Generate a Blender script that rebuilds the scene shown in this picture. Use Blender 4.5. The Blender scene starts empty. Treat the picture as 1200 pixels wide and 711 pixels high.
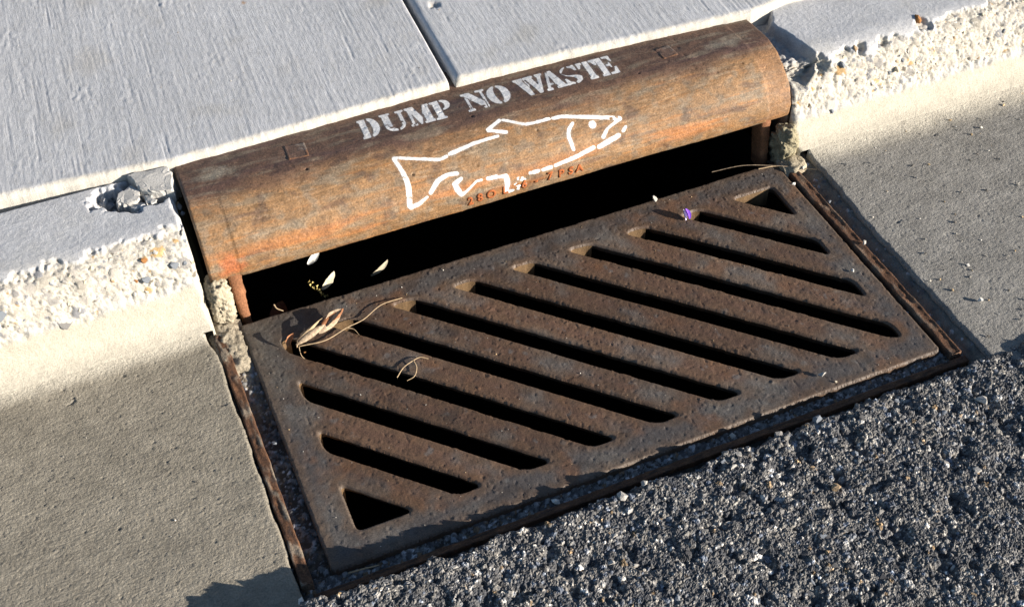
import bpy, bmesh, math, random
import numpy as np
from mathutils import Matrix, Vector

sc = bpy.context.scene
COL = sc.collection
random.seed(4)
rng = np.random.default_rng(11)

# ------------------------------------------------------------------ camera
cam_d = bpy.data.cameras.new('camera'); cam = bpy.data.objects.new('camera', cam_d); COL.objects.link(cam)
RGT = (0.91963605, -0.39260559, -0.01141821)
DWN = (-0.29212711, -0.66426543, -0.68805028)
FWD = (0.26254767, 0.63609141, -0.72557318)
CP = (-0.10079958, -1.28255652, 1.32596305)
cam.matrix_world = Matrix(((RGT[0], -DWN[0], -FWD[0], CP[0]), (RGT[1], -DWN[1], -FWD[1], CP[1]),
                           (RGT[2], -DWN[2], -FWD[2], CP[2]), (0, 0, 0, 1)))
cam_d.sensor_fit = 'HORIZONTAL'; cam_d.sensor_width = 36; cam_d.lens = 1455.78 / 1200 * 36
cam_d.clip_start = 0.05; cam_d.clip_end = 500
sc.camera = cam
# ------------------------------------------------------------------ sky, sun, exposure
SUN_EL, SUN_AZ = math.radians(15.5), math.radians(-40.0)   # azimuth counted from +x towards +y
world = bpy.data.worlds.new('World'); sc.world = world; world.use_nodes = True
wn = world.node_tree
sky = wn.nodes.new('ShaderNodeTexSky'); sky.sky_type = 'NISHITA'; sky.sun_disc = False
sky.sun_elevation = SUN_EL; sky.sun_rotation = math.pi / 2 - SUN_AZ
sky.air_density = 1.0; sky.dust_density = 0.4; sky.ozone_density = 2.0
wn.links.new(sky.outputs[0], wn.nodes['Background'].inputs[0])
wn.nodes['Background'].inputs[1].default_value = 0.06
sun_d = bpy.data.lights.new('sun', 'SUN'); sun_d.energy = 5.0; sun_d.angle = math.radians(0.5)
sun_d.color = (1.0, 0.90, 0.77)
sun = bpy.data.objects.new('sun', sun_d); COL.objects.link(sun)
sdir = Vector((math.cos(SUN_EL) * math.cos(SUN_AZ), math.cos(SUN_EL) * math.sin(SUN_AZ), math.sin(SUN_EL)))
sun.rotation_euler = sdir.to_track_quat('Z', 'Y').to_euler(); sun.location = sdir * 20
sc.view_settings.view_transform = 'Standard'; sc.view_settings.look = 'None'
sc.view_settings.exposure = 1.12; sc.view_settings.gamma = 1.0; sc.view_settings.use_curve_mapping = False

# ------------------------------------------------------------------ numpy noise
def _grad(ix, iy, seed):
    with np.errstate(over='ignore'):
        h = (ix.astype(np.uint32) * np.uint32(374761393) + iy.astype(np.uint32) * np.uint32(668265263) + np.uint32((seed * 1442695041) & 0xffffffff))
        h = (h ^ (h >> np.uint32(13))) * np.uint32(1274126177)
        h = h ^ (h >> np.uint32(16))
    a = h.astype(np.float32) * np.float32(2 * math.pi / 4294967296.0)
    return np.cos(a), np.sin(a)

def pn(x, y, seed=0):
    x = np.asarray(x, np.float32); y = np.asarray(y, np.float32)
    x, y = np.broadcast_arrays(x, y)
    xf = np.floor(x); yf = np.floor(y)
    ix = xf.astype(np.int64) & 0xffffffff; iy = yf.astype(np.int64) & 0xffffffff
    fx = x - xf; fy = y - yf
    u = fx * fx * fx * (fx * (fx * 6 - 15) + 10); v = fy * fy * fy * (fy * (fy * 6 - 15) + 10)
    ix1 = (ix + 1) & 0xffffffff; iy1 = (iy + 1) & 0xffffffff
    g = _grad(ix, iy, seed); n00 = g[0] * fx + g[1] * fy
    g = _grad(ix1, iy, seed); n10 = g[0] * (fx - 1) + g[1] * fy
    g = _grad(ix, iy1, seed); n01 = g[0] * fx + g[1] * (fy - 1)
    g = _grad(ix1, iy1, seed); n11 = g[0] * (fx - 1) + g[1] * (fy - 1)
    a = n00 + u * (n10 - n00); b = n01 + u * (n11 - n01)
    return (a + v * (b - a)) * 1.5

def fbm(x, y, o=4, seed=0, gain=.5):
    t = 0; a = 1.0; f = 1.0; n = 0
    for k in range(o):
        t = t + a * pn(np.asarray(x) * f, np.asarray(y) * f, seed + 17 * k); n += a; a *= gain; f *= 2.03
    return t / n

def sstep(a, b, x):
    t = np.clip((x - a) / (b - a), 0, 1); return t * t * (3 - 2 * t)

def mixc(c, d, t):
    return c + (np.asarray(d, float) - c) * np.asarray(t)[..., None]

# ------------------------------------------------------------------ mesh building
def mesh_np(name, V, quads=None, tris=None, col=None, smooth=True, attr=None):
    me = bpy.data.meshes.new(name)
    V = np.ascontiguousarray(V, np.float32)
    nq = 0 if quads is None else len(quads); nt = 0 if tris is None else len(tris)
    me.vertices.add(len(V)); me.vertices.foreach_set('co', V.ravel())
    loops = []
    if nq: loops.append(np.asarray(quads).ravel())
    if nt: loops.append(np.asarray(tris).ravel())
    L = np.concatenate(loops).astype(np.int32)
    me.loops.add(len(L)); me.loops.foreach_set('vertex_index', L)
    me.polygons.add(nq + nt)
    st = np.concatenate([np.arange(nq) * 4, nq * 4 + np.arange(nt) * 3]).astype(np.int32)
    me.polygons.foreach_set('loop_start', st)
    me.polygons.foreach_set('loop_total', np.concatenate([np.full(nq, 4), np.full(nt, 3)]).astype(np.int32))
    me.polygons.foreach_set('use_smooth', np.full(nq + nt, smooth))
    me.update(calc_edges=True)
    if col is not None:
        a = me.color_attributes.new('col', 'FLOAT_COLOR', 'POINT')
        c = np.ones((len(V), 4), np.float32); c[:, :3] = np.clip(col, 0, 1)
        a.data.foreach_set('color', c.ravel())
    if attr is not None:
        a = me.attributes.new('paint', 'FLOAT', 'POINT'); a.data.foreach_set('value', np.ascontiguousarray(attr, np.float32))
    return me

def obj(name, me, mat=None, parent=None):
    o = bpy.data.objects.new(name, me); COL.objects.link(o)
    if mat is not None and me is not None: me.materials.append(mat)
    if parent is not None: o.parent = parent
    return o

def empty(name, loc=(0, 0, 0)):
    o = bpy.data.objects.new(name, None); COL.objects.link(o); o.location = loc; o.empty_display_size = .02; return o

def tag(o, label=None, cat=None, group=None, kind=None):
    if label: o['label'] = label
    if cat: o['category'] = cat
    if group: o['group'] = group
    if kind: o['kind'] = kind
    return o

def adopt(o, parent):
    """parent o while keeping its world place (both unrotated parents)"""
    o.parent = parent; o.matrix_parent_inverse = Matrix.Translation(-parent.location)
    return o

def grid_faces(nx, ny):
    i = np.arange(nx - 1)[:, None]; j = np.arange(ny - 1)[None, :]
    a = i * ny + j
    return np.stack([a, a + ny, a + ny + 1, a + 1], -1).reshape(-1, 4)

def walls(V, F, depth, keep=None, lean=0.0):
    """boundary edges of face set -> skirt going down by depth; returns verts, quads appended"""
    E = []
    for f in F:
        n = f.shape[1]
        for k in range(n): E.append(np.stack([f[:, k], f[:, (k + 1) % n]], 1))
    E = np.concatenate(E); key = np.sort(E, 1); code = key[:, 0].astype(np.int64) * len(V) + key[:, 1]
    u, idx, cnt = np.unique(code, return_index=True, return_counts=True)
    B = E[idx[cnt == 1]]
    if keep is not None: B = B[keep(V[B[:, 0]], V[B[:, 1]])]
    n0 = len(V); m = len(B)
    a = V[B[:, 0]]; b = V[B[:, 1]]
    a2 = a.copy(); b2 = b.copy(); a2[:, 2] -= depth; b2[:, 2] -= depth
    VV = np.concatenate([a, b, a2, b2]); r = np.arange(m)
    Q = np.stack([n0 + r + m, n0 + r, n0 + r + 2 * m, n0 + r + 3 * m], 1)
    return VV, Q, B

def sdf_sheet(xs, ys, sdf, cell):
    """grid whose vertices near sdf==0 are snapped on it; returns X, Y, S, quads, tris (solid where sdf>0)"""
    X, Y = np.meshgrid(xs, ys, indexing='ij'); X = X.copy(); Y = Y.copy(); e = cell * .25
    S = sdf(X, Y); near = np.abs(S) < .72 * cell
    for _ in range(3):
        x = X[near]; y = Y[near]; s = sdf(x, y)
        gx = (sdf(x + e, y) - sdf(x - e, y)) / (2 * e); gy = (sdf(x, y + e) - sdf(x, y - e)) / (2 * e)
        g2 = np.maximum(gx * gx + gy * gy, .3)
        X[near] = x - np.clip(s * gx / g2, -cell, cell); Y[near] = y - np.clip(s * gy / g2, -cell, cell)
    S = np.where(near, 0, S); ins = (S >= 0).ravel()
    F = grid_faces(len(xs), len(ys)); q = ins[F]; n = q.sum(1)
    Sr = np.abs(S).ravel()
    allsnap = (Sr[F].max(1) == 0)
    if allsnap.any():
        idx = np.where(allsnap)[0]
        mx = X.ravel()[F[idx]].mean(1); my = Y.ravel()[F[idx]].mean(1)
        n[idx[sdf(mx, my) < 0]] = 0
    Q = F[n == 4]; T3 = F[n == 3]; k = (~q[n == 3]).argmax(1) if len(T3) else np.zeros(0, int)
    T = np.stack([T3[np.arange(len(T3)), (k + j) % 4] for j in (1, 2, 3)], 1) if len(T3) else np.zeros((0, 3), int)
    return X.ravel(), Y.ravel(), S.ravel(), Q, T

def compact(V, col, Q, T):
    used = np.zeros(len(V), bool)
    if len(Q): used[Q.ravel()] = True
    if len(T): used[T.ravel()] = True
    m = np.cumsum(used) - 1
    return V[used], (None if col is None else col[used]), m[Q] if len(Q) else Q, m[T] if len(T) else T

def stamp(xs, ys, H, C, stones, mode='facet'):
    """press stones (x, y, r, height, z_offset, colour) into height array H / colour C over grid xs, ys"""
    r_ = random.Random(9)
    for (x, y, r, h, zo, c) in stones:
        i0, i1 = np.searchsorted(xs, (x - r * 1.5, x + r * 1.5)); j0, j1 = np.searchsorted(ys, (y - r * 1.5, y + r * 1.5))
        if i1 - i0 < 1 or j1 - j0 < 1: continue
        dx = (xs[i0:i1] - x)[:, None] / r; dy = (ys[j0:j1] - y)[None, :] / r
        a0 = r_.uniform(0, 6.28)
        if mode == 'facet':
            d = None
            for k in range(5):
                a = a0 + k * 1.2566 + r_.uniform(-.4, .4); w = r_.uniform(.75, 1.35)
                t = (dx * math.cos(a) + dy * math.sin(a)) / w
                d = t if d is None else np.maximum(d, t)
            top = np.minimum(1.0, (1 - d) * r_.uniform(1.2, 3.0)) + (dx * math.cos(a0) + dy * math.sin(a0)) * r_.uniform(.0, .45)
        else:
            el = r_.uniform(.6, 1.0); u = dx * math.cos(a0) + dy * math.sin(a0); v = (-dx * math.sin(a0) + dy * math.cos(a0)) / el
            d = np.sqrt(u * u + v * v); top = np.sqrt(np.maximum(0, 1 - d * d))
        b = H[i0:i1, j0:j1]
        base = float(b[b.shape[0] // 2, b.shape[1] // 2]) if zo is None else zo
        zz = base + h * top; m = (d < 1) & (zz > b)
        b[m] = zz[m]
        if C is not None and c is not None: C[i0:i1, j0:j1][m] = c

# ------------------------------------------------------------------ materials
def new_mat(name):
    m = bpy.data.materials.new(name); m.use_nodes = True
    return m, m.node_tree.nodes, m.node_tree.links, m.node_tree.nodes['Principled BSDF']

def noise_node(nt, ln, scale, detail=3, rough=.6, mapping=None):
    n = nt.new('ShaderNodeTexNoise'); n.inputs['Scale'].default_value = scale; n.inputs['Detail'].default_value = detail; n.inputs['Roughness'].default_value = rough
    tc = nt.new('ShaderNodeTexCoord')
    if mapping:
        mp = nt.new('ShaderNodeMapping'); mp.inputs['Scale'].default_value = mapping
        ln.new(tc.outputs['Object'], mp.inputs[0]); ln.new(mp.outputs[0], n.inputs['Vector'])
    else: ln.new(tc.outputs['Object'], n.inputs['Vector'])
    return n

def surf_mat(name, rough=.9, grain=700, gamt=.35, bump=.5, bdist=.001, base=None, stretch=None, spec=.25, stretch_bump=0.5, spots=None, metal=0.0):
    """vertex colour 'col' (or a flat base) with fine grain in colour and bump"""
    m, nt, ln, b = new_mat(name)
    b.inputs['Roughness'].default_value = rough; b.inputs['Specular IOR Level'].default_value = spec; b.inputs['Metallic'].default_value = metal
    if base is None:
        src = nt.new('ShaderNodeAttribute'); src.attribute_name = 'col'; csrc = src.outputs['Color']
    else:
        src = nt.new('ShaderNodeRGB'); src.outputs[0].default_value = (*base, 1); csrc = src.outputs[0]
    n1 = noise_node(nt, ln, grain, 4, .7)
    mr = nt.new('ShaderNodeMapRange'); mr.inputs['From Min'].default_value = .3; mr.inputs['From Max'].default_value = .7
    mr.inputs['To Min'].default_value = 1 - gamt; mr.inputs['To Max'].default_value = 1 + gamt
    ln.new(n1.outputs['Fac'], mr.inputs['Value'])
    n2 = noise_node(nt, ln, grain * .12, 4, .6)
    mr2 = nt.new('ShaderNodeMapRange'); mr2.inputs['From Min'].default_value = .3; mr2.inputs['From Max'].default_value = .7
    mr2.inputs['To Min'].default_value = 1 - gamt * .5; mr2.inputs['To Max'].default_value = 1 + gamt * .5
    ln.new(n2.outputs['Fac'], mr2.inputs['Value'])
    mu = nt.new('ShaderNodeMath'); mu.operation = 'MULTIPLY'; ln.new(mr.outputs[0], mu.inputs[0]); ln.new(mr2.outputs[0], mu.inputs[1])
    vm = nt.new('ShaderNodeVectorMath'); vm.operation = 'SCALE'; ln.new(csrc, vm.inputs[0]); ln.new(mu.outputs[0], vm.inputs['Scale'])
    ln.new(vm.outputs[0], b.inputs['Base Color'])
    h = n1.outputs['Fac']
    if stretch:
        n3 = noise_node(nt, ln, 1.0, 3, .65, mapping=stretch)
        ad = nt.new('ShaderNodeMath'); ad.operation = 'MULTIPLY_ADD'; ad.inputs[1].default_value = stretch_bump
        ln.new(n3.outputs['Fac'], ad.inputs[0]); ln.new(h, ad.inputs[2]); h = ad.outputs[0]
    bp = nt.new('ShaderNodeBump'); bp.inputs['Strength'].default_value = bump; bp.inputs['Distance'].default_value = bdist
    ln.new(h, bp.inputs['Height']); ln.new(bp.outputs[0], b.inputs['Normal'])
    return m

M = {}
M['walk'] = surf_mat('broomed_concrete', .92, 520, .16, .6, .0011, stretch=(760, 40, 40), stretch_bump=.8)
M['kerb'] = surf_mat('kerb_concrete', .92, 460, .2, .8, .0014, stretch=(60, 420, 200), stretch_bump=.5)
M['gutter'] = surf_mat('gutter_concrete', .93, 400, .3, 1.0, .0020, stretch=(110, 360, 100), stretch_bump=.7)
M['asphalt'] = surf_mat('old_asphalt', .85, 800, .35, .6, .001, spec=.3)
def grain_asphalt(m):
    nt, ln = m.node_tree.nodes, m.node_tree.links; b = nt['Principled BSDF']
    tc = nt.new('ShaderNodeTexCoord'); vo = nt.new('ShaderNodeTexVoronoi'); vo.inputs['Scale'].default_value = 330; ln.new(tc.outputs['Object'], vo.inputs['Vector'])
    sp = nt.new('ShaderNodeSeparateColor'); ln.new(vo.outputs['Color'], sp.inputs[0])
    cr = nt.new('ShaderNodeValToRGB'); cr.color_ramp.interpolation = 'LINEAR'; e = cr.color_ramp.elements
    e[0].position = 0; e[0].color = (.42, .44, .49, 1); e[1].position = 1; e[1].color = (3.4, 3.3, 3.1, 1)
    for p, c in ((.45, (.75, .77, .82)), (.78, (1.15, 1.12, 1.08)), (.93, (1.7, 1.65, 1.58))): q = e.new(p); q.color = (*c, 1)
    ln.new(sp.outputs[0], cr.inputs[0])
    old = b.inputs['Base Color'].links[0].from_socket
    mx = nt.new('ShaderNodeVectorMath'); mx.operation = 'MULTIPLY'; ln.new(old, mx.inputs[0]); ln.new(cr.outputs[0], mx.inputs[1]); ln.new(mx.outputs[0], b.inputs['Base Color'])
    bp = nt.new('ShaderNodeBump'); bp.inputs['Strength'].default_value = .8; bp.inputs['Distance'].default_value = .0012; bp.invert = True
    ln.new(vo.outputs['Distance'], bp.inputs['Height']); ln.new(b.inputs['Normal'].links[0].from_socket, bp.inputs['Normal']); ln.new(bp.outputs[0], b.inputs['Normal'])
    rr = nt.new('ShaderNodeMapRange'); rr.inputs['To Min'].default_value = .45; rr.inputs['To Max'].default_value = .95; ln.new(sp.outputs[1], rr.inputs['Value']); ln.new(rr.outputs[0], b.inputs['Roughness'])
grain_asphalt(M['asphalt'])
M['iron'] = surf_mat('cast_iron_rusted', .55, 520, .42, .55, .0008, spec=.45)
M['hood'] = surf_mat('hood_rusted_iron', .62, 420, .5, .85, .0010, spec=.4)
M['rail'] = surf_mat('rail_rusted_iron', .85, 420, .45, .8, .0012, spec=.25)
M['rust_raised'] = surf_mat('raised_rust', .9, 700, .5, .7, .001, base=(.30, .095, .034), spec=.2)
M['dirt'] = surf_mat('dirt_grit', .95, 700, .4, .8, .0012)
M['mortar'] = surf_mat('crumbled_mortar', .95, 300, .35, .9, .003)
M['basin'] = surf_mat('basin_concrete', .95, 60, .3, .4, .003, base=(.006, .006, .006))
M['ground'] = surf_mat('far_ground', .95, 40, .3, .4, .003, base=(.10, .095, .085))

# ------------------------------------------------------------------ far ground ring
def ring_ground():
    xi = (-1.6, 2.6); yi = (-1.9, 1.9); R = 150
    V = [(-R, -R, -.03), (R, -R, -.03), (R, R, -.03), (-R, R, -.03), (xi[0], yi[0], -.03), (xi[1], yi[0], -.03), (xi[1], yi[1], -.03), (xi[0], yi[1], -.03)]
    F = [(0, 1, 5, 4), (1, 2, 6, 5), (2, 3, 7, 6), (3, 0, 4, 7)]
    o = obj('ground', mesh_np('ground', np.array(V), np.array(F)), M['ground']); tag(o, kind='structure')
ring_ground()

def spaced(segs):
    out = []
    for a, b, d in segs: out.append(np.arange(a, b - d * .5, d))
    out.append([segs[-1][1]]); return np.unique(np.round(np.concatenate(out), 6))

# ------------------------------------------------------------------ road
def rock_mesh(seed, n=15, squash=.7):
    r = random.Random(seed); bm = bmesh.new()
    for k in range(n):
        z = r.uniform(-1, 1); a = r.uniform(0, 6.283); q = math.sqrt(1 - z * z); s = r.uniform(.8, 1.05)
        bm.verts.new((q * math.cos(a) * s, q * math.sin(a) * s * .8, z * s * squash))
    bmesh.ops.convex_hull(bm, input=bm.verts)
    for v in [v for v in bm.verts if not v.link_faces]: bm.verts.remove(v)
    bmesh.ops.recalc_face_normals(bm, faces=bm.faces)
    me = bpy.data.meshes.new('rock'); bm.to_mesh(me); bm.free(); return me

def rock_mat(name, c, rough=.85):
    return surf_mat(name, rough, 380, .35, .5, .001, base=c)
ROCKM = [rock_mat('stone_pale', (.42, .40, .37)), rock_mat('stone_grey', (.20, .195, .19)), rock_mat('stone_dark', (.075, .075, .08)),
         rock_mat('stone_tan', (.33, .24, .15)), rock_mat('stone_bluegrey', (.19, .21, .24)), rock_mat('stone_rust', (.30, .14, .05)), rock_mat('stone_cream', (.55, .49, .38)),
         rock_mat('stone_white', (.66, .64, .60))]
ROCKS = {}
def rock(k, mi):
    if (k, mi) not in ROCKS:
        me = rock_mesh(k); me.materials.append(ROCKM[mi]); ROCKS[(k, mi)] = me
    return ROCKS[(k, mi)]

def stone_part(parent, loc, size, mi, k, rot=None, squash=1.0):
    o = bpy.data.objects.new('stone', rock(k, mi)); COL.objects.link(o); o.parent = parent
    o.location = loc; o.scale = (size, size, size * squash)
    o.rotation_euler = rot or (random.uniform(-.4, .4), random.uniform(-.4, .4), random.uniform(0, 6.28))
    return o

def build_road():
    xs = spaced([(-1.6, -.16, .03), (-.16, 1.17, .00135), (1.17, 2.6, .03)])
    ys = spaced([(-1.9, -.90, .03), (-.90, -.468, .00135)])
    X, Y = np.meshgrid(xs, ys, indexing='ij')
    top = np.interp(xs, [-.3, -.02, .12, .3, .6, .95, 1.3], [.046, .045, .037, .027, .021, .015, .013])[:, None]
    edge = np.interp(xs, [-.1, .2, .9, 1.0], [-.486, -.484, -.478, -.472])[:, None] + fbm(xs * 16, xs * 0 + 3, 5, 5)[:, None] * .015 + .004
    e = sstep(0, .026, edge - Y)
    H = -.016 + (top + .016) * e + fbm(X * 9, Y * 9, 3, 2) * .005 * e
    rough = np.abs(fbm(X * 90, Y * 90, 3, 8))
    H = H - rough * .004 * e + fbm(X * 300, Y * 300, 2, 9) * .0010
    # ravelled pits
    pit = sstep(.10, .45, fbm(X * 30, Y * 30, 3, 21)); H -= pit * .0075 * e + sstep(.05, .5, fbm(X * 13, Y * 13, 3, 23)) * .004 * e
    dust = sstep(-.25, .35, fbm(X * 45, Y * 45, 4, 31))
    C = np.zeros(X.shape + (3,)); C[:] = (.062, .067, .077); C = mixc(C, (.215, .205, .188), dust * .75)
    pal = [(.06, .062, .068), (.10, .10, .102), (.16, .155, .145), (.26, .25, .235), (.46, .45, .43), (.26, .18, .10), (.15, .175, .22)]
    wts = [5, 5, 4, 3, 1.6, .35, 2.2]
    st = []
    r = random.Random(3)
    ox = X; 
    def zat(x, y):
        return float(H[min(np.searchsorted(xs, x), len(xs) - 1), min(np.searchsorted(ys, y), len(ys) - 1)])
    for n, r0, r1, hh in ((220, .005, .0095, .5), (4600, .0024, .0052, .9), (13000, .0013, .0028, 1.25)):
        for k in range(n):
            x = r.uniform(-.16, 1.17); y = r.uniform(-.90, -.472); R = r0 + (r1 - r0) * r.random() ** 2
            c = np.array(r.choices(pal, wts)[0]) * r.uniform(.7, 1.4)
            st.append((x, y, R, R * hh * r.uniform(.45, 1.0), zat(x, y) - R * .25, c))
    stamp(xs, ys, H, C, st, 'facet')
    H += fbm(X * 420, Y * 420, 2, 33) * .0016
    dd = sstep(-.1, .4, fbm(X * 70, Y * 70, 3, 34)); C = mixc(C, (.22, .21, .195), dd * .32)
    V = np.stack([X, Y, H], -1).reshape(-1, 3)
    road = obj('road', mesh_np('road', V, grid_faces(len(xs), len(ys)), col=C.reshape(-1, 3), smooth=False), M['asphalt'])
    tag(road, 'rough ravelled dark asphalt road surface', kind='structure')
    n = 0
    while n < 240:
        x = r.uniform(-.1, 1.15); y = r.uniform(-.88, -.482)
        if y < -.47 - .40 * max(0, 1 - abs(x - .72) / .75): continue
        s = r.uniform(.0042, .0078)
        stone_part(road, (x, y, zat(x, y) - s * .22), s, r.choices([0, 1, 2, 3, 4, 6, 7], [1.6, 6, 8, .7, 4, .3, .25])[0], r.randrange(10), squash=.75); n += 1
    for x, y, s, mi in ((.365, -.505, .009, 0), (-.045, -.497, .010, 7), (.52, -.497, .008, 1), (.60, -.496, .0085, 1), (.66, -.495, .008, 4), (.40, -.498, .007, 0), (.62, -.60, .009, 3), (.93, -.60, .012, 0), (.88, -.555, .011, 0)):
        stone_part(road, (x, y, zat(x, y) + s * .2), s, mi, r.randrange(10), squash=.7)
    return road
road = build_road()

# ------------------------------------------------------------------ profiles
def resample(P, step):
    P = np.array(P, float); E = np.r_[[2 * P[0] - P[1]], P, [2 * P[-1] - P[-2]]]; Q = []
    t = np.linspace(0, 1, 30, endpoint=False)[:, None]
    for i in range(1, len(E) - 2):
        a, b, c, d = E[i - 1], E[i], E[i + 1], E[i + 2]
        Q.append(.5 * ((2 * b) + (c - a) * t + (2 * a - 5 * b + 4 * c - d) * t * t + (-a + 3 * b - 3 * c + d) * t ** 3))
    Q = np.r_[np.concatenate(Q), [P[-1]]]
    s = np.r_[0, np.cumsum(np.linalg.norm(np.diff(Q, axis=0), axis=1))]
    ss = np.linspace(0, s[-1], int(s[-1] / step) + 1)
    return ss, np.interp(ss, s, Q[:, 0]), np.interp(ss, s, Q[:, 1])

def normals2(y, z):
    ty = np.gradient(y); tz = np.gradient(z); l = np.hypot(ty, tz)
    return tz / l * -1 * -1, -ty / l        # outward (towards -y / +z side)

GZ = .007        # level of the gutter pan
KERB = [(.205, .150), (.12, .150), (.075, .149), (.05, .138), (.032, .113), (.020, .06), (.012, .036), (.002, .0235), (-.010, .0155)]
def build_kerb(xs, end, seed, sgn):
    """end: x of the broken end by the hood; sgn +1 when the kerb runs to the right of it"""
    ss, py, pz = resample(KERB, .0016)
    ny, nz = normals2(py, pz)
    X, S = np.meshgrid(xs, ss, indexing='ij')
    up = .133 if sgn < 0 else .150
    ub = up + fbm(xs * 17, xs * 0, 4, seed)[:, None] * (.010 if sgn < 0 else .020)
    if sgn > 0: ub = ub - np.interp(xs, [.94, .97, 1.0, 1.1, 1.28, 1.4], [.02, .035, .0, .0, .018, .03])[:, None] + .006
    lb = (.228 if sgn < 0 else .247) + fbm(xs * 12, xs * 0 + 7, 3, seed + 3)[:, None] * .009
    er = sstep(-.002, .005, S - ub + fbm(X * 30, S * 30, 5, seed + 5) * .026) * sstep(-.004, .016, lb - S + fbm(X * 50, S * 50, 4, seed + 6) * .014)
    fl = 1 - sstep(.265, .30, S)
    D = -er * (.0055 + .004 * fbm(X * 30, S * 30, 3, seed + 8)) + fbm(X * 150, S * 150, 3, seed + 1) * (.0005 + er * .0022) - sstep(.22, .5, fbm(X * 240, S * 240, 2, seed + 19)) * er * .0026 + fbm(X * 6, S * 6, 2, seed + 2) * .002 * fl
    if sgn > 0:
        for (cx, cs, cr, dp) in ((.995, .162, .020, .010), (1.072, .152, .012, .008), (1.115, .150, .013, .008), (1.20, .140, .018, .008)):
            q = np.hypot((X - cx), (S - cs)) / cr + fbm(X * 60, S * 60, 3, 77) * .5
            D -= dp * (1 - sstep(.5, 1.0, q)); er = np.maximum(er, 1 - sstep(.55, 1.0, q))
    C = np.zeros(X.shape + (3,)); C[:] = (.478, .486, .505)
    C = mixc(C, (.46, .455, .44), sstep(0, .5, fbm(X * 12, S * 12, 4, seed + 12)) * .5)
    low = sstep(-.012, .006, S - lb); C = mixc(C, (.45, .42, .355), low)
    C = mixc(C, (.50, .475, .425), er)
    speck = sstep(.25, .5, fbm(X * 220, S * 220, 2, seed + 14)) * er; C = mixc(C, (.27, .24, .20), speck * .7)
    r = random.Random(seed); st = []
    lo, hi = (max(end, xs.min()), 1.62) if sgn > 0 else (-.45, end)
    pal = [(.45, .42, .37), (.47, .44, .40), (.38, .355, .31), (.30, .29, .28), (.22, .225, .24), (.42, .29, .15), (.17, .155, .13), (.52, .50, .46)]
    wts = [6, 5, 5, 3, 2.0, 1.1, .8, 4]
    for n, r0, r1 in ((int(650 * (hi - lo)), .0045, .0095), (int(4200 * (hi - lo)), .0014, .0042)):
        for k in range(n):
            x = r.uniform(lo, hi); s = r.uniform(.10, .262); i = min(np.searchsorted(xs, x), len(xs) - 1); j = min(np.searchsorted(ss, s), len(ss) - 1)
            if er[i, j] < .6: continue
            R = r0 + (r1 - r0) * r.random() ** 2
            st.append((x, s, R, R * r.uniform(.06, .30), D[i, j] - R * .08, np.array(r.choices(pal, wts)[0]) * r.uniform(.85, 1.1)))
    stamp(xs, ss, D, C, st, 'facet')
    # broken end: rounded and chipped away, and the crumbled pit behind the hood's left corner
    de = (X - end) * sgn
    chip = .006 * fbm(S * 40, X * 40, 3, seed + 30)
    Dn = np.maximum(0, .008 - (de + chip)); D = D - Dn * Dn / .008 * 1.1
    if sgn < 0:
        q = np.hypot((X + .082) / .072, (S - .036) / .042) + fbm(X * 45, S * 45, 4, 91) * .55
        pitm = 1 - sstep(.55, 1.0, q); D -= pitm * (.030 + .006 * fbm(X * 150, S * 150, 3, 92)); C = mixc(C, (.30, .285, .26), pitm * .7)
        # cracks by the corner
        ck = np.abs((X + .030) + (S - .10) * .32 + fbm(X * 70, S * 70, 3, 55) * .006) ; D -= .006 * (1 - sstep(.0008, .0024, ck)) * sstep(.07, .08, S) * (1 - sstep(.135, .15, S))
    else:
        # sunken, shadowed corner beside the hood
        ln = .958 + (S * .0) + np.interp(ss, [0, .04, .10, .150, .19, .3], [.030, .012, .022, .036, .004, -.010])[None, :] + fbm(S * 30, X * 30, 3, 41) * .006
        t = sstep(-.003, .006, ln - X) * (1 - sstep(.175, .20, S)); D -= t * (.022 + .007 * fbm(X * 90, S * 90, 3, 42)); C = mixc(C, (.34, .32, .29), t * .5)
    back = np.maximum(0, .006 - S) ; D = D - back * back / .006
    V = np.stack([X, py[None, :] + ny[None, :] * D, pz[None, :] + nz[None, :] * D], -1).reshape(-1, 3)
    F = grid_faces(len(xs), len(ss)); F = F[:, ::-1] if False else F
    VV, Q, B = walls(V, [F], .17, keep=lambda a, b: (np.abs(a[:, 1] - a[:, 1]) < 1) & ((np.abs(a[:, 0] - end) < .004) & (np.abs(b[:, 0] - end) < .004) | ((a[:, 1] > .19) & (b[:, 1] > .19))))
    cc = C.reshape(-1, 3)
    me = mesh_np('kerb', np.concatenate([V, VV]), np.concatenate([F, Q]), col=np.concatenate([cc, cc[B[:, 0]], cc[B[:, 1]], cc[B[:, 0]] * .8, cc[B[:, 1]] * .8]))
    k = obj('kerb', me, M['kerb'])
    # larger aggregate stones, each a piece of its own
    n = 0; tries = 0
    while n < (40 if sgn < 0 else 75) and tries < 6000:
        tries += 1
        x = r.uniform(lo, min(hi, 1.45)) if sgn > 0 else r.uniform(-.36, end - .004); s = r.uniform(.12, .255)
        i = min(np.searchsorted(xs, x), len(xs) - 1); j = min(np.searchsorted(ss, s), len(ss) - 1)
        if er[i, j] < .9 or (sgn > 0 and x < .99 and s < .215): continue
        R = r.uniform(.0040, .0075); d = D[i, j] - R * .45
        stone_part(k, (x, py[j] + ny[j] * d, pz[j] + nz[j] * d), R, r.choices([0, 1, 3, 4, 5, 6, 7], [5, 1.8, 1.4, 1.8, .5, 7, 6])[0], r.randrange(10), rot=(r.uniform(0, 6), r.uniform(0, 6), r.uniform(0, 6))); n += 1
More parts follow.
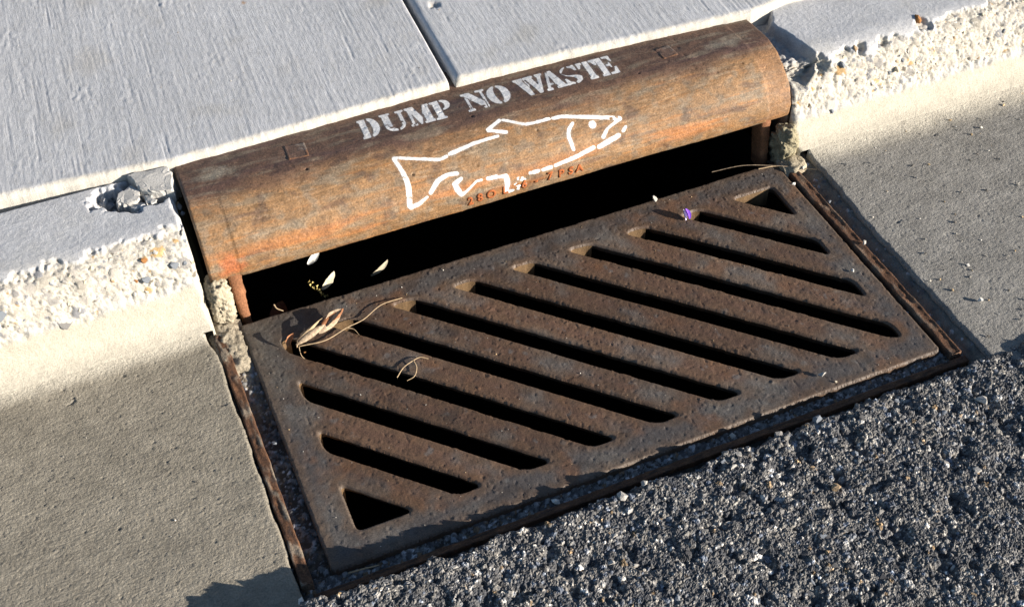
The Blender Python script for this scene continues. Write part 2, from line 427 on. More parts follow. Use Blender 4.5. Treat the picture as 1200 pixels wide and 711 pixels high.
    if sgn < 0:
        for x, s, R, mi in ((-.225, .225, .013, 1), (-.30, .185, .012, 4), (-.105, .195, .008, 4), (-.10, .165, .006, 5), (-.063, .185, .008, 4)):
            j = np.searchsorted(ss, s); stone_part(k, (x, py[j] - ny[j] * .003, pz[j] - nz[j] * .003), R, mi, 3, rot=(.6, 0, .2), squash=.6)
    else:
        for x, s, R, mi in ((1.196, .128, .012, 5), (1.01, .245, .009, 4), (1.06, .15, .010, 3), (1.03, .17, .009, 4), (1.135, .205, .008, 6)):
            j = np.searchsorted(ss, s); stone_part(k, (x, py[j] - ny[j] * .002, pz[j] - nz[j] * .002), R, mi, 5, rot=(.6, .3, .2), squash=.7)
    return k
kl = build_kerb(spaced([(-1.6, -.42, .03), (-.42, -.036, .0016)]), -.036, 100, -1)
tag(kl, 'weathered concrete kerb with exposed stones and crumbled corner, at the lower-left of the hood', kind='structure')
kr = build_kerb(spaced([(.938, 1.62, .0017), (1.62, 2.6, .03)]), .938, 200, 1)
tag(kr, 'weathered concrete kerb with broad band of exposed stones, right of the hood', kind='structure')

# ------------------------------------------------------------------ gutter pans
def build_gutter(xs, ys, sdf, seed, label, coln):
    x, y, S, Q, T = sdf_sheet(xs, ys, sdf, .0017)
    sd = np.maximum(sdf(x, y), 0)
    z = GZ + .0085 * np.clip((y + .064) / .054, 0, 1.02) ** 4.3 + fbm(x * 5, y * 5, 2, seed) * .0012 * (1 - sstep(-.06, -.02, y)) + fbm(x * 40, y * 130, 3, seed + 1) * .0005 + fbm(x * 210, y * 420, 3, seed + 2) * .0009
    pits = sstep(.34, .55, fbm(x * 55, y * 80, 3, seed + 4)) * sstep(.40, .5, pn(x * 26, y * 26, seed + 6)); z -= pits * .0022
    pits2 = sstep(.50, .66, pn(x * 170, y * 240, seed + 5)); z -= pits2 * .0007
    rr = .005; z -= np.where(sd < rr, rr - np.sqrt(np.maximum(0, rr * rr - (rr - sd) ** 2)), 0) * .9
    C = np.zeros((len(x), 3)); C[:] = coln
    st = fbm(x * 7, y * 16, 4, seed + 7); C *= (1 + st * .22)[:, None]
    C = mixc(C, np.array(coln) * 1.35, sstep(.1, .5, fbm(x * 20, y * 60, 3, seed + 8)) * .35)
    C = mixc(C, np.array([.45, .42, .355]), sstep(-.038 if seed == 300 else -.068, -.012, y + fbm(x * 9, y * 9, 3, seed + 9) * (.008 if seed == 300 else .02)) * .9)
    C = mixc(C, np.array([.10, .092, .08]), sstep(.25, .6, fbm(x * 30, y * 30, 4, seed + 10)) * .25)
    V = np.stack([x, y, z], -1)
    VV, W, B = walls(V, [Q, T], .03)
    me = mesh_np('gutter', *(lambda a: (a[0], a[2], a[3]))(compact(np.concatenate([V, VV]), None, np.concatenate([Q, W]), T)),
                 col=compact(np.concatenate([V, VV]), np.concatenate([C, C[B[:, 0]], C[B[:, 1]], C[B[:, 0]] * .6, C[B[:, 1]] * .6]), np.concatenate([Q, W]), T)[1])
    o = obj('gutter', me, M['gutter']); tag(o, label, kind='structure'); return o
build_gutter(spaced([(-1.6, -.40, .03), (-.40, -.036, .0017)]), spaced([(-.56, -.4765, .006), (-.4765, -.0098, .0017)]),
             lambda x, y: -.0435 - x + fbm(y * 22, x * 0 + .3, 4, 60) * .0045 - .006 * sstep(-.06, -.02, y), 300, 'pale brushed concrete gutter pan, left of the iron grate', (.262, .238, .194))
build_gutter(spaced([(.93, 1.62, .0018), (1.62, 2.6, .03)]), spaced([(-.56, -.4765, .006), (-.4765, -.0098, .0018)]),
             lambda x, y: x - (.948 + .006 * sstep(-.2, -.05, y)) + fbm(y * 24, x * 0 + .7, 4, 61) * .0055, 320, 'grey brushed concrete gutter pan strewn with grit, right of the iron grate', (.238, .230, .214))

# ------------------------------------------------------------------ sidewalk
def build_sidewalk():
    sw = empty('sidewalk', (.42, .6, .165)); tag(sw, 'broom-finished pale concrete sidewalk behind the kerb', kind='structure')
    t = np.unique(np.r_[0, .0006, .0014, .0024, .0036, .005, .0068, .009, .0115, np.arange(.0145, .62, .0042), np.arange(.62, 1.6, .03)])
    for side in (0, 1):
        if side == 0:
            us = np.unique(np.r_[spaced([(-1.6, -.34, .03), (-.34, .408, .0019)]), .410, .4117, .413, .414, .4148, .4152])
            yb = np.interp(us, [-.34, -.265, -.147, -.022, .1, .236, .425], [.226, .219, .210, .197, .198, .203, .211])
        else:
            us = np.unique(np.r_[.4262, .4268, .4278, .4292, .431, .4335, .4365, spaced([(.439, 1.55, .0021), (1.55, 2.6, .03)])])
            yb = np.interp(us, [.42, .6, .819, .942, 1.018, 1.2, 2.0], [.211, .205, .194, .186, .199, .205, .21])
        yb = yb + fbm(us * 30, us * 0 + side, 4, 70) * .0022
        U, Tt = np.meshgrid(us, t, indexing='ij'); Y = yb[:, None] + Tt; X = U + .046 * (Y - .2)
        Z = .165 + fbm(X * 3, Y * 3, 2, 71 + side) * .0018 + fbm(U * 330, Y * 7, 3, 73 + side) * .0006 * (.7 + .7 * fbm(X * 9, Y * 9, 2, 79)) + fbm(U * 90, Y * 6, 2, 74) * .0002 + fbm(X * 200, Y * 160, 2, 75) * .0006 + sstep(.2, .6, fbm(X * 14, Y * 9, 2, 77)) * fbm(X * 120, Y * 120, 2, 78) * .0012
        gou = sstep(.36, .62, pn(U * 300, Y * 7, 88 + side)) * sstep(-.1, .4, fbm(X * 8, Y * 5, 2, 89)); Z -= gou * .0007
        R = .0095; d = np.maximum(0, Tt + fbm(X * 60, Y * 60, 3, 76) * .0022 * sstep(0, .004, Tt)); Z -= np.where(d < R, R - np.sqrt(np.maximum(0, R * R - (R - d) ** 2)), 0)
        if side == 0: d = np.maximum(0, .4152 - U); R = .004
        else: d = np.maximum(0, U - .4262); R = .010
        Z -= np.where(d < R, R - np.sqrt(np.maximum(0, R * R - (R - d) ** 2)), 0)
        C = np.zeros(X.shape + (3,)); C[:] = (.478, .486, .505)
        C *= (1 + .10 * fbm(X * 4, Y * 4, 4, 81) + .07 * fbm(U * 60, Y * 4, 3, 82))[..., None]
        C = mixc(C, (.39, .375, .35), sstep(.12, .6, fbm(X * 9, Y * 9, 4, 83)) * .5)
        C = mixc(C, (.38, .37, .35), sstep(.48, .62, pn(X * 150, Y * 150, 84)) * .4)
        C = mixc(C, (.50, .475, .42), (1 - sstep(.003, .011, Tt + fbm(X * 40, Y * 40, 3, 87) * .006)) * .8)
        for (cx, cy, cr, cc, am) in ((.18, .556, .006, (.38, .20, .07), .8), (.47, .42, .012, (.42, .36, .27), .5)):
            q = np.hypot(X - cx, Y - cy) / cr + fbm(X * 120, Y * 120, 3, 85) * .6; C = mixc(C, cc, (1 - sstep(.4, 1, q)) * am)
            if am == .5: Z -= (1 - sstep(.3, 1, q)) * .004
        V = np.stack([X, Y, Z], -1).reshape(-1, 3); F = grid_faces(len(us), len(t))
        VV, Q, B = walls(V, [F], .06); cc = C.reshape(-1, 3)
        me = mesh_np('concrete_slab', np.concatenate([V, VV]), np.concatenate([F, Q]), col=np.concatenate([cc, cc[B[:, 0]], cc[B[:, 1]], cc[B[:, 0]], cc[B[:, 1]]]))
        o = obj('concrete_slab', me, M['walk']); adopt(o, sw)
        o['label'] = ('sidewalk slab left of the joint', 'sidewalk slab right of the joint')[side]
build_sidewalk()

# ------------------------------------------------------------------ catch basin below
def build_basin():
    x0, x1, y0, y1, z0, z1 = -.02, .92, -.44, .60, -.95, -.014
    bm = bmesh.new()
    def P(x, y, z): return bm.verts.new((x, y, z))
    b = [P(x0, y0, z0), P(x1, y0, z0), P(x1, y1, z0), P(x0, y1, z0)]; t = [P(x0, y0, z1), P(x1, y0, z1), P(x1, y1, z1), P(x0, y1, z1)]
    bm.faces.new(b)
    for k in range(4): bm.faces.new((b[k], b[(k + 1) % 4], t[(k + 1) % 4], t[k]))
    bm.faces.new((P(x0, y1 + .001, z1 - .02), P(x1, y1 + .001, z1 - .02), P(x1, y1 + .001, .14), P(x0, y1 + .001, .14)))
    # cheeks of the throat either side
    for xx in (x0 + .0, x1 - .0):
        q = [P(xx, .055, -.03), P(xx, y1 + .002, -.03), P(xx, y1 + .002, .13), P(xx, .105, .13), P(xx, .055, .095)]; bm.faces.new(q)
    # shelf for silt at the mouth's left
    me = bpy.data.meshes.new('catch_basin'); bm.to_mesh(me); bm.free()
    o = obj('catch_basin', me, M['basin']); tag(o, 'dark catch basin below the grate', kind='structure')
build_basin()

# ------------------------------------------------------------------ frame with dirt
def wobble_bar(name, p0, p1, w, h, ztop, seed, parent, mat, n=160, lip=0.0, lipside=1, smear=0.0):
    p0 = np.array(p0, float); p1 = np.array(p1, float); d = p1 - p0; L = np.linalg.norm(d); d /= L; nrm = np.array([-d[1], d[0]])
    t = np.linspace(0, L, n); prof = [(-1, -1), (-1, -.08), (-.93, -.02), (-.85, 0), (-.6, 0), (-.35, 0), (-.1, 0), (.1, 0), (.35, 0), (.6, 0), (.85, 0), (.93, -.02), (1, -.08), (1, -1)]; m = len(prof)
    A = np.array([a for a, b in prof])[None, :]; B = np.array([b for a, b in prof])[None, :]; T = t[:, None]
    off = A * w / 2 + fbm(T * 28 + 0 * A, np.sign(A) * 5 + 0 * T, 4, seed) * .0020 * np.abs(A)
    rough = fbm(T * 140, A * 1.2, 3, seed + 5) * .0010 + fbm(T * 30, A * .8, 2, seed + 6) * .0012
    sm = sstep(.05, .35, fbm(T * 26, A * .7 + 3, 3, seed + 7)) * smear * (B > -.5)
    Z = ztop + B * h + rough * (B > -.5) + sm * .0022 * (1 + .8 * fbm(T * 260, A * 2, 2, seed + 8))
    if lip: Z = Z + lip * sstep(.3, .8, A * lipside) * (1 - sstep(.0, .2, fbm(T * 12 + 0 * A, 4 + 0 * A + 0 * T, 3, seed + 30))) * (B > -.5)
    XY = p0 + d * T[..., None] + nrm * off[..., None]
    C = np.zeros(Z.shape + (3,)); C[:] = (.105, .055, .033); C = mixc(C, (.17, .085, .045), sstep(0, .4, fbm(T * 60, A * 1.5, 3, seed + 9))); C = mixc(C, (.05, .034, .027), sstep(.1, .4, fbm(T * 45, A * 1.3 + 9, 3, seed + 10)))
    C = mixc(C, (.30, .265, .21), sm)
    V = np.concatenate([XY, Z[..., None]], -1)
    F = grid_faces(n, m); caps = np.array([[k, k + 1, m - 2 - k, m - 1 - k] for k in range(m // 2 - 1)]); base = (n - 1) * m
    o = obj(name, mesh_np(name, V.reshape(-1, 3), np.concatenate([F, caps, caps[:, ::-1] + base]), col=C.reshape(-1, 3)), mat); adopt(o, parent); return o

frame = empty('grate_frame', (.45, -.46, -.03)); tag(frame, 'rusty iron frame rails around three sides of the grate', 'frame')
wobble_bar('rail', (-.033, -.455), (-.033, -.012), .015, .03, .0040, 400, frame, M['rail'], smear=.6)
wobble_bar('rail', (.914, -.462), (.914, -.035), .017, .03, .0015, 430, frame, M['rail'], lip=.0018, lipside=-1, smear=.25)
wobble_bar('rail', (-.03, -.4715), (.925, -.4715), .011, .03, -.003, 460, frame, M['rail'], n=300)

def build_dirt():
    cell = .0016
    xs = np.arange(-.052, .962, cell); ys = np.arange(-.486, .02, cell)
    def sdf(x, y): return np.maximum(np.maximum(.004 - x, x - .896), np.maximum(y + 0 * x - .019, -.4435 - y))
    X, Y = np.meshgrid(xs, ys, indexing='ij')
    H = -.0125 + fbm(X * 40, Y * 40, 3, 500) * .003 + fbm(X * 300, Y * 300, 2, 501) * .001
    H += .009 * (1 - sstep(.0, .03, np.abs(X + .012))) * sstep(-.16, -.05, Y + fbm(X * 60, Y * 30, 3, 505) * .05)      # mortar smear at the left
    H += .011 * sstep(.924, .946, X)
    C = np.zeros(X.shape + (3,)); C[:] = (.055, .048, .042); C = mixc(C, (.12, .105, .085), sstep(0, .5, fbm(X * 60, Y * 60, 3, 502)))
    C = mixc(C, (.30, .26, .20), sstep(-.20, -.06, Y + fbm(X * 90, Y * 40, 3, 503) * .06) * (X < .1))
    C = mixc(C, (.17, .16, .14), sstep(.922, .932, X) * .9)
    r = random.Random(5); st = []
    pal = [(.10, .10, .105), (.18, .18, .18), (.30, .30, .31), (.50, .50, .52), (.2, .14, .09)]
    for k in range(5200):
        if r.random() < .62: x, y = r.uniform(-.04, .93), r.uniform(-.468, -.447)
        elif r.random() < .5: x, y = r.uniform(-.045, .0), r.uniform(-.46, .0)
        else: x, y = r.uniform(.897, .925 if r.random() < .8 else .95), r.uniform(-.47, 0)
        R = .0011 + .0030 * r.random() ** 3
        i = min(np.searchsorted(xs, x), len(xs) - 1); j = min(np.searchsorted(ys, y), len(ys) - 1)
        st.append((x, y, R, R * .9, H[i, j] - R * .2, np.array(r.choices(pal, [5, 4, 2, .6, 1])[0])))
    stamp(xs, ys, H, C, st, 'facet')
    F = grid_faces(len(xs), len(ys)); cx = X.ravel()[F].mean(1); cy = Y.ravel()[F].mean(1); F = F[sdf(cx, cy) > 0]
    V, c, Q, T = compact(np.stack([X, Y, H], -1).reshape(-1, 3), C.reshape(-1, 3), F, np.zeros((0, 3), int))
    o = obj('dirt', mesh_np('dirt', V, Q, col=c), M['dirt']); tag(o, 'dark dirt and grit packed in the gap between frame and grate', 'dirt', kind='stuff')
build_dirt()

# ------------------------------------------------------------------ grate
GW, GD = .9, .4476
CK = [.0866 + (k - 5) * .0959 for k in range(1, 13)]
def rint(a, b, r): return np.minimum(-r, np.maximum(a, b)) + np.hypot(np.maximum(r + a, 0), np.maximum(r + b, 0))
def grate_sdf(x, y):
    wob = fbm(x * 35, y * 35, 3, 600) * .0016
    qx = np.abs(x - GW / 2) - GW / 2 + .008; qy = np.abs(y + GD / 2) - GD / 2 + .008
    outer = .008 - np.hypot(np.maximum(qx, 0), np.maximum(qy, 0)) - np.minimum(np.maximum(qx, qy), 0)
    s = outer + wob * .8
    box = rint(np.maximum(.047 - x, x - .864), np.maximum(y + .050, -.402 - y), .008) + wob * .5
    c = x + y
    for k, ck in enumerate(CK):
        if k == 0: d = (c - (ck + .0185)) / 1.41421
        elif k == 11: d = ((ck - .0185) - c) / 1.41421
        else: d = np.abs(c - ck) / 1.41421 - .0132
        s = np.minimum(s, rint(d + wob * .7, box, .0085))
    return s

def build_grate():
    cell = .0016
    q2 = math.sqrt(.5)
    u, v, S, Q, T = sdf_sheet(np.arange(-.325, .645, cell), np.arange(-.96, .008, cell), lambda u, v: grate_sdf((u - v) * q2, (u + v) * q2), cell)      # grid runs along the bars
    x, y = (u - v) * q2, (u + v) * q2
    sd = np.maximum(grate_sdf(x, y), 0)
    wear = fbm(x * 6, y * 6, 3, 610)
    z = fbm(x * 4, y * 4, 2, 611) * .0012 + fbm(x * 110, y * 110, 3, 612) * .0004 * (1.1 + wear) + fbm(x * 330, y * 330, 2, 613) * .00035
    lump = sstep(.25, .6, fbm(x * 130, y * 130, 2, 614)) * sstep(-.1, .3, fbm(x * 12, y * 12, 2, 615)); z += lump * .0010
    pit = sstep(.5, .62, pn(x * 160, y * 160, 616)); z -= pit * .0007
    rr = .0036; z -= np.where(sd < rr, rr - np.sqrt(np.maximum(0, rr * rr - (rr - sd) ** 2)), 0)
    # slight dish along the slots' mouths at the back rim
    C = np.zeros((len(x), 3)); C[:] = (.118, .068, .045)
    rimm = 1 - sstep(.030, .075, np.minimum(np.minimum(x, GW - x), np.minimum(-y, GD + y)) + fbm(x * 18, y * 18, 4, 618) * .03); C = mixc(C, (.074, .075, .077), rimm * .8)
    C = mixc(C, (.128, .118, .108), sstep(-.05, .32, fbm(x * 9, y * 9, 4, 620)) * .8)
    C = mixc(C, (.075, .050, .038), sstep(.05, .4, fbm(x * 17 + 4, y * 17, 4, 621)) * .6)
    C = mixc(C, (.145, .140, .136), sstep(.30, .55, fbm(x * 60, y * 60, 3, 622)) * .6)
    C = mixc(C, (.22, .19, .15), (1 - sstep(.004, .05, x + fbm(x * 50, y * 30, 4, 627) * .05)) * sstep(-.20, -.05, y + fbm(x * 40, y * 40, 3, 628) * .06) * .6)
    C = mixc(C, (.165, .080, .038), sstep(.15, .5, fbm(x * 14, y * 14, 4, 623)) * .65)
    C = mixc(C, (.045, .036, .032), sstep(.2, .5, fbm(x * 20 + 9, y * 20, 4, 626)) * .6)
    C = mixc(C, (.13, .080, .045), (1 - sstep(.004, .022, sd + fbm(x * 60, y * 60, 3, 624) * .01)) * .5)
    C = mixc(C, (.072, .066, .058), (1 - sstep(.02, .13, x + fbm(x * 14, y * 14, 3, 625) * .06)) * sstep(-.25, -.05, y) * .6)
    bt = np.array([1, .9, 1.12, .86, 1.05, .95, 1.15, .88, 1.0, 1.1, .9, 1.05, .95])[np.searchsorted(np.array(CK), x + y)]; C = C * (.86 * (1 + (bt - 1) * (1 - rimm)))[:, None]
    V = np.stack([x, y, z], -1)
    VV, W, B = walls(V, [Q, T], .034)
    m_ = len(B); mx = .5 * (V[B[:, 0]] + V[B[:, 1]]); inner = (mx[:, 0] > .03) & (mx[:, 0] < .88) & (mx[:, 1] < -.03) & (mx[:, 1] > -.42)
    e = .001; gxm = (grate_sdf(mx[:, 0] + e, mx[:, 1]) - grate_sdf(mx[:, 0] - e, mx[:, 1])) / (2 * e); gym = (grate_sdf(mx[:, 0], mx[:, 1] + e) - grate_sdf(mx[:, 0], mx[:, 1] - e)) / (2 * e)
    sunlit_end = inner & (-gxm * .75 + gym * .66 > .35)          # slot ends facing the sun: straight, deep, sunlight painted in as lighter tan
    inner = inner & ~sunlit_end
    for q0, bi in ((2 * m_, 0), (3 * m_, 1)):          # slot walls are shallow and undercut
        e = .001; px, py_ = V[B[:, bi], 0], V[B[:, bi], 1]
        gx = (grate_sdf(px + e, py_) - grate_sdf(px - e, py_)) / (2 * e); gy = (grate_sdf(px, py_ + e) - grate_sdf(px, py_ - e)) / (2 * e)
        VV[q0:q0 + m_, 2] += np.where(inner, .022, 0); VV[q0:q0 + m_, 0] += np.where(inner, gx * .005, 0); VV[q0:q0 + m_, 1] += np.where(inner, gy * .005, 0)
    cw = np.clip(np.concatenate([C[B[:, 0]], C[B[:, 1]], C[B[:, 0]] * .8, C[B[:, 1]] * .8]) * np.array([1.0, .95, .9]), 0, 1)
    sunlit_end = np.concatenate([sunlit_end, sunlit_end, sunlit_end, sunlit_end]); cw[sunlit_end] = np.array([.14, .09, .048]) * (1 + .4 * fbm(VV[sunlit_end, 0] * 200, VV[sunlit_end, 1] * 200 + VV[sunlit_end, 2] * 150, 2, 630))[:, None]
    g = empty('drain_grate', (.45, -.224, 0)); tag(g, 'rusty cast iron storm drain grate with diagonal slots', 'grate')
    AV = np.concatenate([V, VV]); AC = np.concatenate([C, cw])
    def reg(Fc):
        fx = AV[Fc, 0].mean(1); fy = AV[Fc, 1].mean(1); c = fx + fy
        k = np.searchsorted(np.array(CK), c)          # 1..11 between slots
        ins = (fx > .044) & (fx < .867) & (fy < -.047) & (fy > -.405) & (k >= 1) & (k <= 11)
        return np.where(ins, k, 0)
    rq, rt, rw = reg(Q), reg(T), reg(W)
    for k in range(12):
        q = np.concatenate([Q[rq == k], W[rw == k]]); t = T[rt == k]
        v, c, q, t = compact(AV, AC, q, t)
        nm = 'rim' if k == 0 else 'bar'
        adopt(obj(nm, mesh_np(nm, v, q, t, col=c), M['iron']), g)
    return g
build_grate()

# ------------------------------------------------------------------ hood
HOOD = [(.26, .148), (.20, .152), (.14, .157), (.108, .155), (.078, .143), (.055, .126), (.040, .108), (.032, .088), (.031, .072), (.0335, .060)]
HX0, HX1 = -.022, .937
hxs = spaced([(HX0, HX1, .002)]); hss, hpy, hpz = resample(HOOD, .0015); hny, hnz = normals2(hpy, hpz)
def build_hood():
    X, S = np.meshgrid(hxs, hss, indexing='ij')
    D = fbm(X * 4, S * 4, 2, 700) * .0022 + fbm(X * 40, S * 60, 3, 701) * .0007 + fbm(X * 190, S * 190, 2, 702) * .00030
    D -= sstep(.0016, -.0016, X - .0235 - .0) * .0012 if False else (1 - sstep(.0225, .0245, X)) * .0011 * sstep(.15, .17, S)
    D -= sstep(.892, .895, X) * .0009
    for cx, cs, cr in ((.30, .204, .0022), (.352, .211, .0014), (.356, .213, .0012), (.398, .217, .0016), (.868, .175, .0011), (.861, .174, .0009), (.84, .178, .0009), (.42, .135, .002), (.155, .15, .0022), (.505, .19, .0016), (.70, .14, .0015), (.75, .17, .0014)):
        D -= (1 - sstep(.4, 1.2, np.hypot(X - cx, S - cs) / cr)) * .004
    lay = np.abs(fbm(X * 3, S * 70, 3, 703)); D -= (1 - sstep(0, .10, lay)) * .0006 * sstep(.15, .2, S)
    D -= sstep(.34, .55, fbm(X * 120, S * 120, 2, 706)) * sstep(-.1, .3, fbm(X * 7, S * 10, 2, 707)) * .0009
    for xe in (X - HX0, HX1 - X):
        d = np.maximum(0, xe + fbm(S * 50, X * 0, 3, 705) * .001); R = .004; D -= np.where(d < R, R - np.sqrt(np.maximum(0, R * R - (R - d) ** 2)), 0)
    d = hss[-1] - S; D -= np.where(d < .003, .003 - np.sqrt(np.maximum(0, .003 ** 2 - (.003 - d) ** 2)), 0) * .7
    # colour: darker top, tan front, orange streaks along the casting
    C = np.zeros(X.shape + (3,)); C[:] = (.225, .130, .062)
    topm = 1 - sstep(.140, .185, S + fbm(X * 7, S * 20, 4, 710) * .030)
    C = mixc(C, (.105, .060, .042), topm * .94)
    C = mixc(C, (.070, .042, .040), topm * sstep(-.1, .35, fbm(X * 5, S * 26, 4, 711)) * .75)
    C = mixc(C, (.195, .160, .115), sstep(.0, .45, fbm(X * 13, S * 60, 4, 712)) * .6)
    C = mixc(C, (.34, .145, .042), sstep(.12, .46, fbm(X * 5, S * 150, 4, 713) + .25 * fbm(X * 60, S * 60, 3, 733)) * (1 - topm) * .5)
    C = mixc(C, (.155, .135, .105), sstep(.0, .4, fbm(X * 45, S * 55, 4, 734)) * .5 * (1 - topm))
    C = mixc(C, (.060, .036, .030), sstep(.18, .42, fbm(X * 22, S * 40, 4, 735)) * .55)
    scr = sstep(.60, .72, pn(X * 9 + S * 60, S * 420 - X * 60, 736)); C = mixc(C, (.30, .22, .15), scr * .5)
    C = mixc(C, (.33, .13, .040), sstep(.255, .285, S + fbm(X * 12, S * 30, 3, 714) * .018) * .0 + (sstep(.225, .250, S) * (1 - sstep(.262, .275, S))) * sstep(-.05, .3, fbm(X * 5, S * 60, 4, 715)) * .8)
    C = mixc(C, (.10, .055, .038), sstep(.28, .5, fbm(X * 9 + 3, S * 60, 4, 716)) * .55)
    C = mixc(C, (.27, .235, .18), (1 - sstep(.2, 1.0, np.hypot((X - .03) / .04, (S - .11) / .022) + fbm(X * 60, S * 60, 3, 717) * .6)) * .8)
    C = mixc(C, (.27, .235, .18), (1 - sstep(.2, 1.0, np.hypot((X - .865) / .05, (S - .125) / .016) + fbm(X * 60, S * 60, 3, 718) * .6)) * .7)
    C = mixc(C, (.33, .105, .04), (1 - sstep(.3, 1.0, np.hypot((X - .012) / .026, (S - .262) / .028) + fbm(X * 70, S * 70, 3, 719) * .5)) * .9)
    C = mixc(C, (.26, .135, .065), sstep(.885, .90, X) * (1 - topm) * .5)
    C *= (1 + .22 * fbm(X * 160, S * 160, 3, 720))[..., None]
    V = np.stack([X, hpy[None] + hny[None] * D, hpz[None] + hnz[None] * D], -1)
    n, m = V.shape[:2]
    th = .016
    I = np.stack([X, hpy[None] - hny[None] * th + 0 * X, hpz[None] - hnz[None] * th + 0 * X], -1)[:, ::-1][:, ::6]
    mi = I.shape[1]
    ring = np.concatenate([V, I], 1); mm = m + mi; idx = np.arange(n * mm).reshape(n, mm)
    a = idx[:-1]; b = idx[1:]; nxt = np.roll(np.arange(mm), -1)
    F = np.stack([a, b, b[:, nxt], a[:, nxt]], -1).reshape(-1, 4)
    caps = []
    osel = np.linspace(0, m - 1, mi).astype(int)
    for row, rev in ((0, False), (n - 1, True)):
        for k in range(mi - 1):
            # outer segment may hold many points: fan through triangles
            ia, ib = idx[row, m + mi - 1 - k], idx[row, m + mi - 2 - k]
            pts = idx[row, osel[k]:osel[k + 1] + 1]
            for q in range(len(pts) - 1): caps.append((ia, pts[q], pts[q + 1]))
            caps.append((ia, pts[-1], ib))
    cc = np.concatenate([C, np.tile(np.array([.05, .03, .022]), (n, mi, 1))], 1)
    me = mesh_np('hood_casting', ring.reshape(-1, 3), F, np.array(caps), col=cc.reshape(-1, 3))
    h = empty('inlet_hood', (.457, .05, .06)); tag(h, 'rusty curved iron kerb hood stencilled with white lettering and a fish', 'drain hood')
    adopt(obj('hood_casting', me, M['hood']), h)
    return h, V
hood, HV = build_hood()
HN = np.stack([np.zeros_like(hny), hny, hnz], -1)
def on_hood(x, s, off=0.0):
    """bilinear point on the hood's outer skin"""
    x = np.asarray(x, float); s = np.asarray(s, float)
    fi = np.clip(np.interp(x, hxs, np.arange(len(hxs))), 0, len(hxs) - 1.001); fj = np.clip(np.interp(s, hss, np.arange(len(hss))), 0, len(hss) - 1.001)
    i = fi.astype(int); j = fj.astype(int); u = (fi - i)[..., None]; v = (fj - j)[..., None]
    P = HV[i, j] * (1 - u) * (1 - v) + HV[i + 1, j] * u * (1 - v) + HV[i, j + 1] * (1 - u) * v + HV[i + 1, j + 1] * u * v
    N = HN[j] * (1 - v) + HN[j + 1] * v
    return P + N * np.asarray(off)[..., None] if np.ndim(off) else P + N * off

# hood legs either side of the mouth
def leg(x0, x1, xb0, xb1, seed):
    n = 26; z = np.linspace(.072, -.03, n); V = np.zeros((n, 6, 3))
    for i in range(n):
        t = i / (n - 1); a = x0 + (xb0 - x0) * t + .0025 * float(fbm(np.array([t * 9]), np.array([1.0]), 3, seed)[0]); b = x1 + (xb1 - x1) * t + .0035 * float(fbm(np.array([t * 9]), np.array([5.0]), 3, seed + 1)[0])
        y = .034 - .016 * t
        V[i] = [(a, y + .03, z[i]), (a, y + .003, z[i]), (a + .003, y, z[i]), (b - .003, y, z[i]), (b, y + .003, z[i]), (b, y + .03, z[i])]
    o = obj('leg', mesh_np('leg', V.reshape(-1, 3), grid_faces(n, 6)[:, ::-1]), M['leg']); adopt(o, hood)
M['leg'] = surf_mat('leg_rusted_iron', .85, 380, .45, .7, .0012, base=(.22, .10, .05), spec=.25)
leg(.002, .0225, .008, .020, 740); leg(.884, .903, .888, .902, 750)

# square plugs on the top
def plug(cx, cs, w, hgt, rot, seed):
    n = 15; g = np.linspace(-1, 1, n); A, B = np.meshgrid(g, g, indexing='ij')
    e = np.maximum(np.abs(A), np.abs(B)); x = cx + (A * math.cos(rot) - B * math.sin(rot)) * w / 2; s = cs + (A * math.sin(rot) + B * math.cos(rot)) * hgt / 2
    ridge = np.exp(-((e - .86) / .10) ** 2) * sstep(-.4, .2, fbm(x * 90, s * 90, 2, seed))
    off = np.where(e > .97, -.0015, .0002 + ridge * .0009 + fbm(x * 150, s * 150, 2, seed + 1) * .0005)
    V = on_hood(x, s, off).reshape(-1, 3)
    C = np.zeros((n, n, 3)); C[:] = (.12, .072, .052); C = mixc(C, (.24, .11, .05), ridge * .7 * (B > .2)); C = mixc(C, (.22, .19, .16), sstep(.1, .5, A - B - .5 + fbm(x * 100, s * 100, 3, seed + 2)) * .6)
    o = obj('plug', mesh_np('plug', V, grid_faces(n, n), col=C.reshape(-1, 3)), M['hood']); adopt(o, hood)
plug(.153, .106, .034, .040, .08, 760); plug(.766, .108, .030, .034, -.05, 770)

